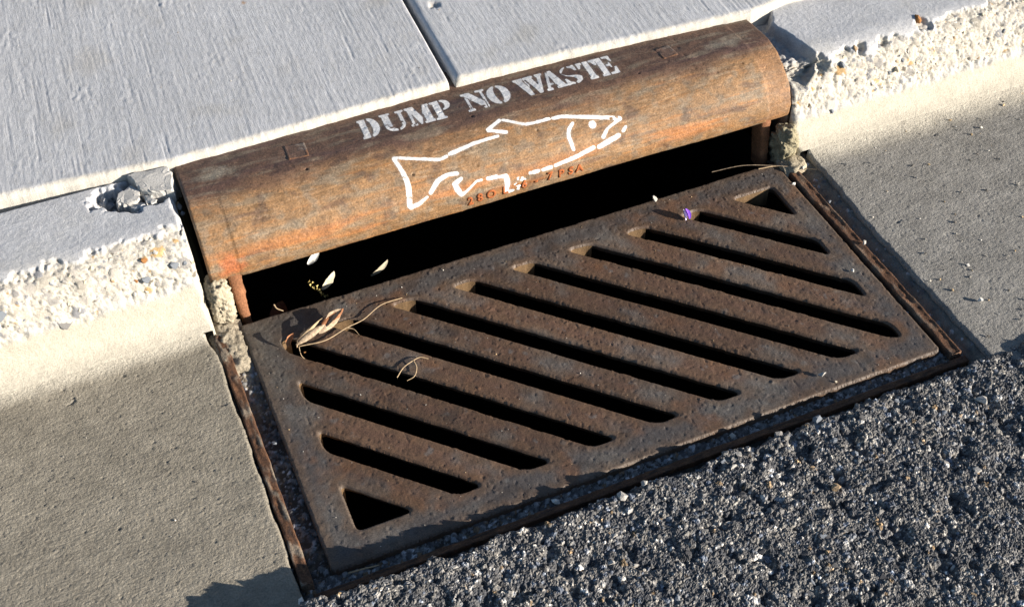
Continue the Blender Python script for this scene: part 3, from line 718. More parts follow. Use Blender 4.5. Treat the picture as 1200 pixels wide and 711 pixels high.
# ------------------------------------------------------------------ stencilled paint
def arc(cx, cy, rx, ry, a0, a1, n=18):
    return [(cx + rx * math.cos(math.radians(a0 + (a1 - a0) * k / (n - 1))), cy + ry * math.sin(math.radians(a0 + (a1 - a0) * k / (n - 1)))) for k in range(n)]
def serif_stem(x0, x1, y0=0, y1=1, sl=.08, sr=.08, t=.09):
    return [(x0 - sl, y0), (x1 + sr, y0), (x1 + sr, y0 + t), (x1, y0 + t + .03), (x1, y1 - t - .03), (x1 + sr, y1 - t), (x1 + sr, y1), (x0 - sl, y1), (x0 - sl, y1 - t), (x0, y1 - t - .03), (x0, y0 + t + .03), (x0 - sl, y0 + t)]
G = {
 'D': [[(.02, 0), (.40, 0), (.40, 1), (.02, 1), (.02, .9), (.10, .88), (.10, .12), (.02, .1)], [(.50, 1)] + arc(.50, .5, .48, .5, 85, -85) + [(.50, 0), (.50, .10)] + arc(.50, .5, .14, .38, -80, 80) + [(.5, .9)]],
 'U': [[(.0, 1), (.44, 1), (.44, .90), (.36, .88), (.36, .28)] + arc(.52, .26, .16, .16, 180, 270) + [(.52, 0)] + arc(.50, .30, .42, .30, 270, 180) + [(.08, .88), (.0, .9)],
       [(.60, 0)] + arc(.60, .30, .30, .30, 275, 360) + [(.90, .88), (1.0, .9), (1.0, 1), (.66, 1), (.66, .9), (.76, .88), (.76, .28)] + arc(.60, .26, .16, .16, 360, 275)],
 'M': [[(0, 0), (.26, 0), (.26, .1), (.18, .12), (.18, .72), (.40, 0), (.46, 0), (.56, .34), (.40, .86), (.36, 1), (0, 1), (0, .9), (.08, .88), (.08, .12), (0, .1)],
       [(.60, .46), (.76, 1), (1, 1), (1, .9), (.95, .88), (.95, .12), (1, .1), (1, 0), (.58, 0), (.58, .1), (.66, .12), (.66, .56)]],
 'P': [serif_stem(.14, .46, sl=.12, sr=.10)[:4] + [(.46, .52), (.46, 1), (.02, 1), (.02, .9), (.14, .88), (.14, .12), (.02, .09)], [(.54, 1)] + arc(.56, .72, .42, .28, 88, -88) + [(.54, .44), (.54, .53)] + arc(.56, .72, .14, .19, -85, 85) + [(.54, .91)]],
 'N': [[(0, 0), (.30, 0), (.30, .1), (.21, .12), (.21, .66), (.11, .82), (.11, .12), (0, .1)], [(0, 1), (.36, 1), (.80, .34), (.80, .0), (.70, 0), (.12, .86), (0, .9)], [(.62, 1), (1, 1), (1, .9), (.90, .88), (.90, .0), (.85, 0), (.85, .40), (.80, .48), (.80, .88), (.62, .9)]],
 'O': [[(.46, 1)] + arc(.46, .5, .46, .5, 92, 268) + [(.46, 0), (.46, .10)] + arc(.46, .5, .12, .40, 268, 92) + [(.46, .9)], [(.55, 0)] + arc(.55, .5, .45, .5, -88, 88) + [(.55, 1), (.55, .9)] + arc(.55, .5, .11, .40, 88, -88)],
 'W': [[(0, 1), (.32, 1), (.32, .9), (.28, .88), (.40, .36), (.44, .52), (.37, .88), (.35, 1), (.34, 1), (.44, .0), (.30, 0), (.06, .88), (0, .9)], [(.36, 1), (.68, 1), (.68, .9), (.63, .88), (.72, .40), (.80, .82), (.76, .9), (.76, 1), (1, 1), (1, .9), (.94, .88), (.74, 0), (.62, 0), (.53, .46), (.43, .88), (.36, .9)]],
 'A': [[(0, 0), (.30, 0), (.30, .1), (.22, .12), (.26, .26), (.42, .26), (.42, .36), (.29, .36), (.40, .70), (.44, .82), (.38, 1), (.34, .92), (.08, .12), (0, .1)], [(.46, 1), (.62, 1), (.92, .12), (1, .1), (1, 0), (.50, 0), (.50, .1), (.58, .12), (.54, .26), (.50, .26), (.50, .36), (.50, .40), (.42, .80)]],
 'S': [[(.44, 1)] + arc(.46, .73, .42, .27, 95, 190) + arc(.50, .72, .40, .24, 215, 262) + [(.80, .40), (.96, .30), (.90, .12), (.70, .02), (.54, 0), (.54, .09), (.66, .18), (.66, .26), (.52, .36), (.20, .50), (.04, .66)], [(.52, 1), (.70, .97), (.80, 1), (.88, 1), (.90, .66), (.80, .66), (.68, .84), (.52, .91)], [(.46, 0), (.28, .04), (.16, 0), (.08, 0), (.06, .36), (.16, .36), (.28, .16), (.46, .09)]],
 'T': [[(.34, 0), (.72, 0), (.72, .1), (.64, .12), (.64, 1), (.36, 1), (.36, .12), (.28, .1), (.28, 0)], [(0, 1), (.30, 1), (.30, .9), (.22, .88), (.10, .66), (0, .66)], [(.70, 1), (1, 1), (1, .66), (.90, .66), (.78, .88), (.70, .9)]],
 'E': [[(0, 0), (.42, 0), (.42, 1), (0, 1), (0, .9), (.10, .88), (.10, .12), (0, .1)], [(.50, 1), (.94, 1), (.94, .66), (.86, .66), (.74, .88), (.50, .9)], [(.50, 0), (1, 0), (1, .36), (.90, .36), (.78, .12), (.50, .1)], [(.50, .55), (.66, .55), (.70, .66), (.77, .66), (.77, .34), (.70, .34), (.66, .45), (.50, .45)]],
}
def px2x(u):      # baseline position along the lettering -> x on the hood
    return np.interp(u, [426, 576, 727], [.2516, .4568, .6748])
LET = [('D', 426, 449), ('U', 452, 480), ('M', 482, 510), ('P', 511, 534), ('N', 549, 577), ('O', 577, 602), ('W', 611, 645), ('A', 641, 665), ('S', 664, 686), ('T', 686, 708), ('E', 707, 729)]

def inpoly(P, X, Y):
    c = np.zeros(X.shape, bool); n = len(P)
    for k in range(n):
        x1, y1 = P[k]; x2, y2 = P[(k + 1) % n]
        if y1 == y2: continue
        m = ((y1 > Y) != (y2 > Y)) & (X < (x2 - x1) * (Y - y1) / (y2 - y1) + x1); c ^= m
    return c
def blur(A, k):
    for ax in (0, 1):
        c = np.cumsum(np.pad(A, [(k + 1, k) if a == ax else (0, 0) for a in (0, 1)], mode='edge'), axis=ax)
        A = (c[2 * k + 1:] - c[:-2 * k - 1]) / (2 * k + 1) if ax == 0 else (c[:, 2 * k + 1:] - c[:, :-2 * k - 1]) / (2 * k + 1)
    return A
PST = .0006
def paint_mesh(name, x0, x1, s0, s1, mask, label_part):
    A = np.clip(blur(blur(mask.astype(float), 1), 1), 0, 1); halo = blur(blur(mask.astype(float), 6), 6)
    xs = x0 + np.arange(mask.shape[0]) * PST; ss = s0 + np.arange(mask.shape[1]) * PST
    X, S = np.meshgrid(xs, ss, indexing='ij')
    al = np.clip(sstep(.2, .8, A) * .88 + halo * .5 * (.7 + .6 * fbm(X * 25, S * 25, 2, 804)), 0, 1)
    al *= 1 - .8 * sstep(.22, .50, fbm(X * 130, S * 130, 3, 801)) * sstep(-.15, .3, fbm(X * 18, S * 18, 2, 802))
    al *= .86 + .2 * fbm(X * 30, S * 30, 3, 805)
    for cx, cs in ((.300, .112), (.312, .108), (.318, .104), (.446, .118), (.625, .2035)):      # chips showing iron
        al *= sstep(.4, 1.0, np.hypot((X - cx) / .0045, (S - cs) / .003) + fbm(X * 300, S * 300, 2, 803) * .4)
    V = on_hood(X, S, .00035).reshape(-1, 3); F = grid_faces(*mask.shape); F = F[al.ravel()[F].max(1) > .10]
    used = np.zeros(len(V), bool); used[F.ravel()] = True; mp = np.cumsum(used) - 1
    o = obj(name, mesh_np(name, V[used], mp[F], attr=al.ravel()[used]), M['paint']); adopt(o, hood); o['label'] = label_part
def paint_mat():
    m, nt, ln, b = new_mat('white_spray_paint'); b.inputs['Base Color'].default_value = (.86, .86, .86, 1); b.inputs['Roughness'].default_value = .6
    at = nt.new('ShaderNodeAttribute'); at.attribute_name = 'paint'
    n = noise_node(nt, ln, 900, 3, .7); mr = nt.new('ShaderNodeMapRange'); mr.inputs['From Min'].default_value = .35; mr.inputs['From Max'].default_value = .65; mr.inputs['To Min'].default_value = -.34; mr.inputs['To Max'].default_value = .14
    ln.new(n.outputs['Fac'], mr.inputs['Value']); ad = nt.new('ShaderNodeMath'); ad.operation = 'ADD'; ad.use_clamp = True
    ln.new(at.outputs['Fac'], ad.inputs[0]); ln.new(mr.outputs[0], ad.inputs[1]); ln.new(ad.outputs[0], b.inputs['Alpha'])
    bp = nt.new('ShaderNodeBump'); bp.inputs['Strength'].default_value = .4; bp.inputs['Distance'].default_value = .0006; n2 = noise_node(nt, ln, 450, 3, .6)
    ln.new(n2.outputs['Fac'], bp.inputs['Height']); ln.new(bp.outputs[0], b.inputs['Normal'])
    return m
M['paint'] = paint_mat()
def build_text():
    x0, x1, s0, s1 = .235, .70, .058, .138
    nx = int((x1 - x0) / PST); ns = int((s1 - s0) / PST); mask = np.zeros((nx, ns), bool)
    X = x0 + np.arange(nx)[:, None] * PST + np.zeros((1, ns)); S = s0 + np.arange(ns)[None, :] * PST + np.zeros((nx, 1))
    for ch, a, b in LET:
        xa, xb = px2x(a), px2x(b); base = .1225 + (xa - .25) * .010; hgt = .0515
        gy = (base - S) / hgt; gx = (X - xa - gy * .004) / (xb - xa)
        i0 = max(0, int((xa - .02 - x0) / PST)); i1 = min(nx, int((xb + .02 - x0) / PST))
        for P in G[ch]: mask[i0:i1] |= inpoly(P, gx[i0:i1], gy[i0:i1])
    paint_mesh('lettering', x0, x1, s0, s1, mask, 'white stencilled words DUMP NO WASTE')
build_text()
FISH = [([(.28, .1714), (.3425, .1924), (.3589, .1911)], [.0026, .0028, .0026]), ([(.3616, .1897), (.4032, .1837), (.4445, .1823)], [.0034, .003, .0028]),
        ([(.4591, .1808), (.4307, .1693)], [.0034, .0030]), ([(.4307, .1693), (.4567, .1572)], [.0034, .003]), ([(.4599, .1586), (.4919, .1763), (.5308, .1777)], [.0028, .0026, .003]),
        ([(.5343, .1783), (.5496, .1795), (.5754, .1869), (.6283, .2031), (.6393, .2068)], [.0032, .0034, .0034, .0036, .0040]), ([(.6393, .2068), (.6308, .2103), (.6139, .2172), (.6031, .2283)], [.0042, .003, .0026, .0040]),
        ([(.6449, .221), (.6371, .2282)], [.0030, .0034]), ([(.6313, .2312), (.6117, .2362), (.5918, .241)], [.0045, .0048, .0040]), ([(.5864, .2386), (.5499, .2461), (.5166, .2497)], [.0038, .0036, .0032]),
        ([(.5126, .2501), (.496, .2508)], [.0036, .0030]), ([(.4912, .2505), (.4744, .2498)], [.0034, .0028]), ([(.5638, .1934), (.5534, .2024), (.5498, .213), (.552, .2351)], [.0026, .0034, .0034, .0030]),
        ([(.28, .1714), (.2866, .197), (.2885, .2155), (.2825, .2493)], [.0028, .004, .0048, .0044]), ([(.2834, .2503), (.2967, .248), (.313, .241)], [.0040, .0036, .0022]),
        ([(.317, .2377), (.3325, .2232), (.35, .2181), (.3664, .2204)], [.0036, .0042, .0034, .0034]), ([(.37, .2281), (.3568, .2344), (.3611, .2468), (.3644, .2537)], [.003, .0046, .0046, .0036]),
        ([(.3644, .2537), (.3745, .2484), (.3901, .2391), (.3997, .239)], [.0034, .0022, .0018, .0020]), ([(.4065, .2396), (.4237, .2406)], [.0032, .0034]),
        ([(.426, .2421), (.4315, .2428), (.4372, .2434)], [.0024, .0028, .0040]), ([(.4372, .2434), (.4377, .2547), (.4341, .2696)], [.0045, .0048, .0040]), ([(.4341, .2706), (.4472, .2714)], [.0034, .0028])]
def build_fish():
    x0, x1, s0, s1 = .262, .665, .145, .279
    nx = int((x1 - x0) / PST); ns = int((s1 - s0) / PST); mask = np.zeros((nx, ns), bool)
    X = x0 + np.arange(nx)[:, None] * PST + np.zeros((1, ns)); S = s0 + np.arange(ns)[None, :] * PST + np.zeros((nx, 1))
    wob = fbm(X * 150, S * 150, 2, 820) * .0006
    def seg(p, q, ra, rb):
        lo = min(p[0], q[0]) - .01; hi = max(p[0], q[0]) + .01; i0 = max(0, int((lo - x0) / PST)); i1 = min(nx, int((hi - x0) / PST))
        x = X[i0:i1]; s = S[i0:i1]; dx, ds = q[0] - p[0], q[1] - p[1]
        t = np.clip(((x - p[0]) * dx + (s - p[1]) * ds) / (dx * dx + ds * ds), 0, 1)
        mask[i0:i1] |= np.hypot(x - p[0] - t * dx, s - p[1] - t * ds) + wob[i0:i1] < (ra + (rb - ra) * t) * .87
    for P, Wd in FISH:
        P = np.array(P); n = len(P)
        if n > 2:
            E = np.r_[[2 * P[0] - P[1]], P, [2 * P[-1] - P[-2]]]; Q = []; Wq = []
            for i in range(1, n):
                for t in np.linspace(0, 1, 7, endpoint=False):
                    a, b, c, d = E[i - 1], E[i], E[i + 1], E[i + 2]
                    sm = .5 * ((2 * b) + (c - a) * t + (2 * a - 5 * b + 4 * c - d) * t * t + (-a + 3 * b - 3 * c + d) * t ** 3)
                    Q.append(.5 * sm + .5 * (b + (c - b) * t)); Wq.append(Wd[i - 1] + (Wd[i] - Wd[i - 1]) * t)
            Q.append(P[-1]); Wq.append(Wd[-1])
        else: Q, Wq = P, Wd
        Q = [np.array(q, float) for q in Q]
        for a_, b_ in ((0, 1), (-1, -2)):
            dv = Q[b_] - Q[a_]; Q[a_] = Q[a_] + dv / np.linalg.norm(dv) * min(Wq[a_] * .5, np.linalg.norm(dv) * .8)
        for k in range(len(Q) - 1): seg(Q[k], Q[k + 1], Wq[k], Wq[k + 1])
    mask |= np.hypot((X - .5926), (S - .2047)) < .0062
    sp = (np.hypot(X - .458, S - .262) < .012) & (fbm(X * 190, S * 190, 2, 822) > .12); mask |= sp
    paint_mesh('fish_drawing', x0, x1, s0, s1, mask, 'white stencilled outline of a fish')
build_fish()

# worn raised foundry characters low on the front
def raised(ch, x, s, size, seed):
    cu = bpy.data.curves.new('raised_character', 'FONT'); cu.body = ch; cu.size = 1; cu.align_x = 'CENTER'; cu.offset = .035; cu.resolution_u = 3
    t = bpy.data.objects.new('t', cu); COL.objects.link(t)
    me = bpy.data.meshes.new_from_object(t); bpy.data.objects.remove(t); bpy.data.curves.remove(cu)
    bm = bmesh.new(); bm.from_mesh(me); bmesh.ops.triangulate(bm, faces=bm.faces); bmesh.ops.subdivide_edges(bm, edges=[e for e in bm.edges if e.calc_length() > .2], cuts=1)
    ext = bmesh.ops.extrude_face_region(bm, geom=bm.faces[:]); top = [v for v in ext['geom'] if isinstance(v, bmesh.types.BMVert)]; ts = set(top)
    rr = random.Random(seed)
    for v in bm.verts:
        px = x + v.co.x * size; ps = s - (v.co.y - .35) * size
        p = on_hood(np.array([px]), np.array([ps]), (.0011 + rr.uniform(-.0004, .0003)) if v in ts else -.001)[0]; v.co = p
    bmesh.ops.recalc_face_normals(bm, faces=bm.faces)
    bm.to_mesh(me); bm.free(); me.materials.clear(); o = obj('raised_character', me, M['rust_raised']); adopt(o, hood)
for k, (ch, x, s) in enumerate((('2', .3762, .267), ('8', .3916, .2655), ('O', .41, .2655), ('L', .4332, .2660), ('6', .4642, .2655), ('-', .4841, .2645), ('7', .5069, .2645), ('P', .5264, .2655), ('S', .5428, .266), ('A', .5573, .266))):
    raised(ch, x, s, .019, k)

# ------------------------------------------------------------------ crumbled mortar beside the legs
def blob(name, loc, size, seed, amp, base, mat, sub=5, power=.6):
    bm = bmesh.new(); bmesh.ops.create_icosphere(bm, subdivisions=sub, radius=1)
    me = bpy.data.meshes.new(name); bm.to_mesh(me); bm.free()
    n = len(me.vertices); V = np.zeros(n * 3, np.float32); me.vertices.foreach_get('co', V); V = V.reshape(-1, 3).astype(float)
    d = V / np.maximum(np.linalg.norm(V, axis=1), 1e-6)[:, None]
    q = np.sign(d) * np.abs(d) ** power; q /= np.maximum(np.abs(q).max(1), np.linalg.norm(q, axis=1) * .8)[:, None]
    W = q * np.array(size)
    f = .8 * fbm(W[:, 0] * 130 + W[:, 2] * 160, W[:, 1] * 130 - W[:, 2] * 140, 3, seed + 9) + .8 * fbm(W[:, 0] * 55 + W[:, 2] * 40, W[:, 1] * 55 - W[:, 2] * 33, 4, seed) + .6 * np.abs(fbm(W[:, 0] * 150 + W[:, 2] * 120, W[:, 1] * 150 + W[:, 2] * 90, 3, seed + 3))
    W = W + d * (f * amp)[:, None]
    me.vertices.foreach_set('co', W.astype(np.float32).ravel())
    a = me.color_attributes.new('col', 'FLOAT_COLOR', 'POINT'); c = np.ones((n, 4), np.float32); c[:, :3] = np.array(base) * (1 + .35 * f)[:, None]; a.data.foreach_set('color', c.ravel())
    me.polygons.foreach_set('use_smooth', np.full(len(me.polygons), True)); me.update()
    o = obj(name, me, mat); o.location = loc; return o
tag(blob('mortar_patch', (-.016, .034, .022), (.0150, .022, .042), 900, .0085, (.40, .355, .27), M['mortar'], power=.8), 'pale crumbling mortar plug between the left kerb end and the hood leg', 'mortar')
tag(blob('mortar_patch', (-.024, -.034, -.0095), (.022, .052, .0120), 905, .0065, (.30, .262, .20), M['mortar'], sub=5, power=.8), 'low pale mortar smear at the top end of the left frame rail', 'mortar')
tag(blob('mortar_patch', (.920, .012, .016), (.0125, .020, .040), 910, .010, (.30, .27, .185), M['mortar']), 'mossy crumbling mortar lump below the right end of the hood', 'mortar')
tag(blob('mortar_patch', (.922, -.016, -.004), (.020, .020, .011), 915, .009, (.36, .315, .235), M['mortar'], sub=4), 'flat mossy mortar crumb at the top end of the right frame rail', 'mortar')

# ------------------------------------------------------------------ broken concrete chunks in the kerb's pit
M['chunk'] = surf_mat('broken_concrete', .93, 450, .2, .6, .0012, base=(.45, .44, .42))
def chunk(poly, z0, z1, seed, label, tilt=(0, 0)):
    r = random.Random(seed); c = np.mean(poly, axis=0); P = []
    n = len(poly)
    for k in range(n):
        a = np.array(poly[k]); b = np.array(poly[(k + 1) % n])
        for t in (0, .25, .5, .75):
            p = a + (b - a) * t
            if t: p = p + np.array([r.uniform(-1, 1), r.uniform(-1, 1)]) * .0022
            P.append(p)
    P = np.array(P); m = len(P); bm = bmesh.new(); rings = []
    for sc_, z in ((.96, z0), (1.04, z0 + (z1 - z0) * .5), (1.0, z1 - .004), (.975, z1 - .0012), (.94, z1), (.6, z1 + .0004)):
        rings.append([bm.verts.new((*((p - c) * sc_ + np.array([r.uniform(-1, 1), r.uniform(-1, 1)]) * (.0012 if sc_ > .9 else 0)), z + (p[0] - c[0]) * tilt[0] + (p[1] - c[1]) * tilt[1] + r.uniform(-.0006, .0006))) for p in P])
    for a, b in zip(rings[:-1], rings[1:]):
        for k in range(m): bm.faces.new((a[k], a[(k + 1) % m], b[(k + 1) % m], b[k]))
    bm.faces.new(rings[-1]); bm.faces.new(rings[0][::-1])
    bmesh.ops.recalc_face_normals(bm, faces=bm.faces)
    me = bpy.data.meshes.new('concrete_chunk'); bm.to_mesh(me); bm.free()
    o = obj('concrete_chunk', me, M['chunk']); o.location = (c[0], c[1], 0); tag(o, label, 'concrete chunk', 'broken concrete beside the hood'); return o
chunk([(-.088, .200), (-.030, .196), (-.026, .178), (-.032, .143), (-.050, .148), (-.072, .160), (-.080, .178)], .118, .158, 1, 'largest flat broken concrete piece touching the hood corner', (0, .05))
chunk([(-.108, .174), (-.086, .183), (-.076, .168), (-.084, .150), (-.104, .152), (-.113, .160)], .122, .150, 2, 'rounded broken concrete piece left of the largest piece', (.08, .1))
chunk([(-.074, .158), (-.062, .152), (-.060, .136), (-.074, .138)], .126, .149, 3, 'small wedge of broken concrete tucked below the largest piece', (.1, 0))
chunk([(-.098, .149), (-.078, .149), (-.074, .136), (-.092, .134)], .124, .145, 4, 'thin broken concrete flake below the rounded piece', (0, -.1))

def pebble(loc, size, mi, k, label, rot=None, squash=.85, group=None):
    o = bpy.data.objects.new('pebble', rock(k, mi)); COL.objects.link(o); o.location = loc
    o.scale = (size[0], size[1], size[2]) if isinstance(size, tuple) else (size, size, size * squash); o.rotation_euler = rot or (random.uniform(-.5, .5), random.uniform(-.5, .5), random.uniform(0, 6.28))
    tag(o, label, 'pebble', group); return o
r = random.Random(77)
for k, (x, y, s, mi) in enumerate(((-.128, .186, .007, 4), (-.117, .192, .006, 1), (-.122, .175, .008, 4), (-.104, .194, .007, 1), (-.096, .190, .006, 4), (-.112, .182, .005, 2), (-.135, .170, .006, 1), (-.118, .163, .005, 4))):
    pebble((x, y, .126 + s * .7), s, mi, k, 'small grey pebble in the shaded pit beside the broken concrete', group='pebbles in the kerb pit')
for k, (x, y, z, s, mi) in enumerate(((-.031, .128, .135, .006, 1), (-.030, .117, .132, .005, 4), (-.032, .136, .136, .004, 3))):
    pebble((x, y, z), s, mi, k, 'tiny pebble in the crack between kerb corner and hood', group='pebbles in the hood crack')

# ------------------------------------------------------------------ loose things lying about
pebble((1.0023, -.397, GZ + .0036), .0052, 7, 2, 'round white pebble alone on the right gutter pan', squash=1.0)
pebble((.7175, -.4215, .0045), (.0075, .005, .005), 0, 4, 'flat pale pebble on the grate near its lower right edge')
pebble((.7295, -.4385, .0018), .0026, 6, 1, 'tiny cream pebble next to the flat pale pebble on the grate')
pebble((.6725, -.0075, .0075), (.0055, .0075, .0088), 0, 6, 'pale angular stone perched on the back edge of the grate', rot=(.5, .3, .6))
pebble((.873, -.265, .0022), .0036, 7, 3, 'small white pebble on the grate beside its right edge')
pebble((.9208, -.2235, .0055), (.0055, .004, .005), 0, 8, 'pale stone lying on the right frame rail')
pebble((.926, -.1213, .0030), .0042, 4, 5, 'bluish pebble in the shade beside the right frame rail')
pebble((.8985, -.0595, .0), .0046, 7, 7, 'white pebble in the gap at the top of the right frame rail')
pebble((.9292, -.0388, .007), .0050, 0, 9, 'pale pebble on dirt below the mossy mortar')
pebble((.295, -.4588, -.006), (.0085, .0055, .006), 7, 1, 'white angular stone in the front trough, below the middle of the grate')
pebble((.1548, -.4605, -.007), .0062, 4, 3, 'bluish rounded stone in the front trough, below the lower left of the grate')
pebble((.0645, -.4555, -.008), .0048, 4, 6, 'small bluish stone in the front trough near the grate corner')
pebble((.7076, -.4595, -.006), (.007, .0045, .005), 4, 0, 'bluish stone in the front trough, right part')
pebble((.455, -.4585, -.008), .0050, 4, 2, 'bluish stone in the front trough right of the white one')
pebble((.556, -.4575, -.006), .0060, 0, 5, 'pale stone in the front trough halfway to the right end')
pebble((.845, -.459, -.008), .0040, 4, 7, 'small bluish stone in the front trough near the right frame rail')
pebble((.0715, -.0905, .001), .0022, 5, 4, 'tiny orange crumb on the grate beside the husk', squash=.8)
pebble((-.012, -.225, -.004), .0052, 4, 3, 'bluish stone in the gap beside the left frame rail')

M['grit'] = surf_mat('grit', .9, 500, .4, .5, .001)
def build_grit():
    """loose sand grains on gutter, grate and sidewalk: too small and too many to count"""
    r = random.Random(8); VV = []; TT = []; CC = []; n0 = 0
    protos = []
    for k in range(6):
        me = rock_mesh(50 + k, 9); V = np.array([v.co for v in me.vertices]); T = []
        for p in me.polygons:
            for q in range(1, len(p.vertices) - 1): T.append((p.vertices[0], p.vertices[q], p.vertices[q + 1]))
        protos.append((V, np.array(T))); bpy.data.meshes.remove(me)
    pal = [(.45, .42, .37), (.25, .24, .22), (.5, .36, .2), (.6, .58, .54), (.12, .11, .1)]
    def put(x, y, z, s):
        nonlocal n0
        V, T = r.choice(protos); a = r.uniform(0, 6.28); R = np.array([[math.cos(a), -math.sin(a), 0], [math.sin(a), math.cos(a), 0], [0, 0, 1]])
        VV.append(V @ R.T * s + np.array([x, y, z + s * .45])); TT.append(T + n0); n0 += len(V); CC.append(np.tile(np.array(r.choice(pal)) * r.uniform(.8, 1.2), (len(V), 1)))
    for k in range(260): put(r.uniform(.96, 1.5), r.uniform(-.46, -.02), GZ, .0008 + .0027 * r.random() ** 3)
    for k in range(60): put(r.uniform(-.38, -.06), r.uniform(-.45, -.03), GZ, .0006 + .0012 * r.random() ** 3)
    k = 0
    while k < 160:
        x, y = r.uniform(.01, .89), r.uniform(-.44, -.01)
        if float(grate_sdf(np.array([x]), np.array([y]))[0]) < .005: continue
        put(x, y, 0, .0006 + .0011 * r.random() ** 3); k += 1
    for k in range(50): put(r.uniform(-.2, 1.0), r.uniform(.25, .6), .165, .0006 + .0008 * r.random() ** 2)
    o = obj('grit', mesh_np('grit', np.concatenate(VV), None, np.concatenate(TT), col=np.concatenate(CC), smooth=False), M['grit'])
    tag(o, 'loose sand grains scattered over gutter, grate and sidewalk', 'grit', kind='stuff')
build_grit()

# stems, husk, leaves
def plain(name, c, rough=.7, var=.3, scale=200, trans=0):
    return surf_mat(name, rough, scale, var, .4, .001, base=c)
M['straw'] = plain('dry_straw', (.42, .31, .19)); M['husk'] = plain('dry_husk', (.34, .26, .18), var=.5); M['brownleaf'] = plain('brown_leaf', (.30, .13, .06), var=.5)
M['paleleaf'] = plain('pale_leaf', (.55, .50, .38)); M['petal'] = plain('purple_petal', (.20, .07, .55), .5, .15); M['petalwhite'] = plain('petal_inside', (.72, .66, .80), .5, .1)
M['plastic'] = plain('white_scrap', (.75, .74, .70), .5, .1); M['moss'] = plain('yellow_blossom', (.55, .45, .18), var=.4); M['darkleaf'] = plain('dark_rusty_leaf', (.10, .035, .015), var=.5)
def tube_part(name, pts, r0, r1, mat, parent=None, n=6):
    P = np.array(pts, float); E = np.r_[[2 * P[0] - P[1]], P, [2 * P[-1] - P[-2]]]; Q = []
    for i in range(1, len(E) - 2):
        for t in np.linspace(0, 1, 6, endpoint=False):
            a, b, c, d = E[i - 1], E[i], E[i + 1], E[i + 2]; Q.append(.5 * ((2 * b) + (c - a) * t + (2 * a - 5 * b + 4 * c - d) * t * t + (-a + 3 * b - 3 * c + d) * t ** 3))
    Q.append(P[-1]); Q = np.array(Q); m = len(Q); T = np.gradient(Q, axis=0); T /= np.linalg.norm(T, axis=1)[:, None]
    A = np.cross(T, [0, 0, 1.0]); A /= np.maximum(np.linalg.norm(A, axis=1), 1e-6)[:, None]; Bn = np.cross(T, A)
    rad = np.linspace(r0, r1, m)[:, None, None]; an = np.linspace(0, 2 * math.pi, n + 1)[None, :, None]
    V = Q[:, None, :] + (A[:, None, :] * np.cos(an) + Bn[:, None, :] * np.sin(an)) * rad
    o = obj(name, mesh_np(name, V.reshape(-1, 3), grid_faces(m, n + 1)), mat)
    if parent is not None: adopt(o, parent)
    return o
def leaf_part(name, p, q, width, curl, lift, mat, parent=None, seed=0, thick=.0006, up=(0, 0, 1)):
    """curled tapering leaf blade with thickness from p to q"""
    p = np.array(p, float); q = np.array(q, float); d = q - p; L = np.linalg.norm(d); d /= L; u = np.array(up, float); s = np.cross(d, u); s /= np.linalg.norm(s); u = np.cross(s, d)
    m, n = 16, 9; t = np.linspace(0, 1, m)[:, None]; w = np.linspace(-1, 1, n)[None, :]
    half = width * (np.sin(np.pi * np.clip(t * .96 + .03, 0, 1)) ** .7) * (1 + .18 * fbm(t * 5, t * 0 + seed, 2, seed))
    ang = w * curl; rx = half * np.sin(ang) / max(curl, .05); rz = half * (1 - np.cos(ang)) / max(curl, .05) + lift * np.sin(np.pi * t) + .08 * width * fbm(t * 6, w * 3, 2, seed + 1)
    C = p + d * (t * L)[..., None] + s * rx[..., None] + u * rz[..., None]
    top = C + u * thick; V = np.concatenate([top.reshape(-1, 3), C.reshape(-1, 3)]); F = grid_faces(m, n)
    F2 = F[:, ::-1] + m * n
    o = obj(name, mesh_np(name, V, np.concatenate([F, F2])), mat)
    if parent is not None: adopt(o, parent)
    return o
# dried husk caught in the back-left slot
hk = empty('dried_husk', (.095, -.062, .002)); tag(hk, 'shrivelled pale plant husk caught at the back-left slot of the grate', 'dried plant')
leaf_part('blade', (.064, -.074, .004), (.112, -.058, .010), .0070, 1.0, -.004, M['husk'], hk, 1, up=(.15, .3, -.9))
leaf_part('blade', (.100, -.066, .005), (.140, -.047, .010), .0080, .9, -.002, M['husk'], hk, 11, up=(.1, .4, -.9))
leaf_part('blade', (.108, -.058, .010), (.146, -.042, .013), .0080, .8, -.002, M['brownleaf'], hk, 12, up=(-.1, .4, -.9))
leaf_part('blade', (.066, -.070, .005), (.106, -.052, .014), .0035, 1.0, -.002, M['straw'], hk, 2, up=(.1, .4, -.9))
leaf_part('blade', (.052, -.074, .003), (.066, -.062, .015), .0058, 1.2, .003, M['brownleaf'], hk, 3)
leaf_part('blade', (.112, -.060, .006), (.143, -.043, .013), .0080, .9, .003, M['husk'], hk, 4)
tube_part('stalk', [(.064, -.076, .003), (.078, -.066, .008), (.098, -.056, .014), (.112, -.048, .013)], .0008, .0005, M['straw'], hk)
tube_part('stalk', [(.064, -.078, .002), (.068, -.070, .005), (.066, -.088, -.004), (.072, -.096, -.012)], .0008, .0004, M['straw'], hk)
ss_ = empty('dry_straw', (.16, -.07, .002)); tag(ss_, 'thin straw stem lying across the slots beside the husk', 'straw')
tube_part('stem', [(.068, -.078, .003), (.105, -.082, .003), (.140, -.072, .004), (.168, -.066, .004), (.200, -.050, .005), (.234, -.047, .003)], .0008, .0006, M['straw'], ss_)
tube_part('side_shoot', [(.140, -.072, .004), (.149, -.078, .003), (.153, -.090, .001)], .0008, .0004, M['straw'], ss_)
tw = empty('forked_twig', (.205, -.18, .002)); tag(tw, 'small forked straw twig lying on a grate bar', 'twig')
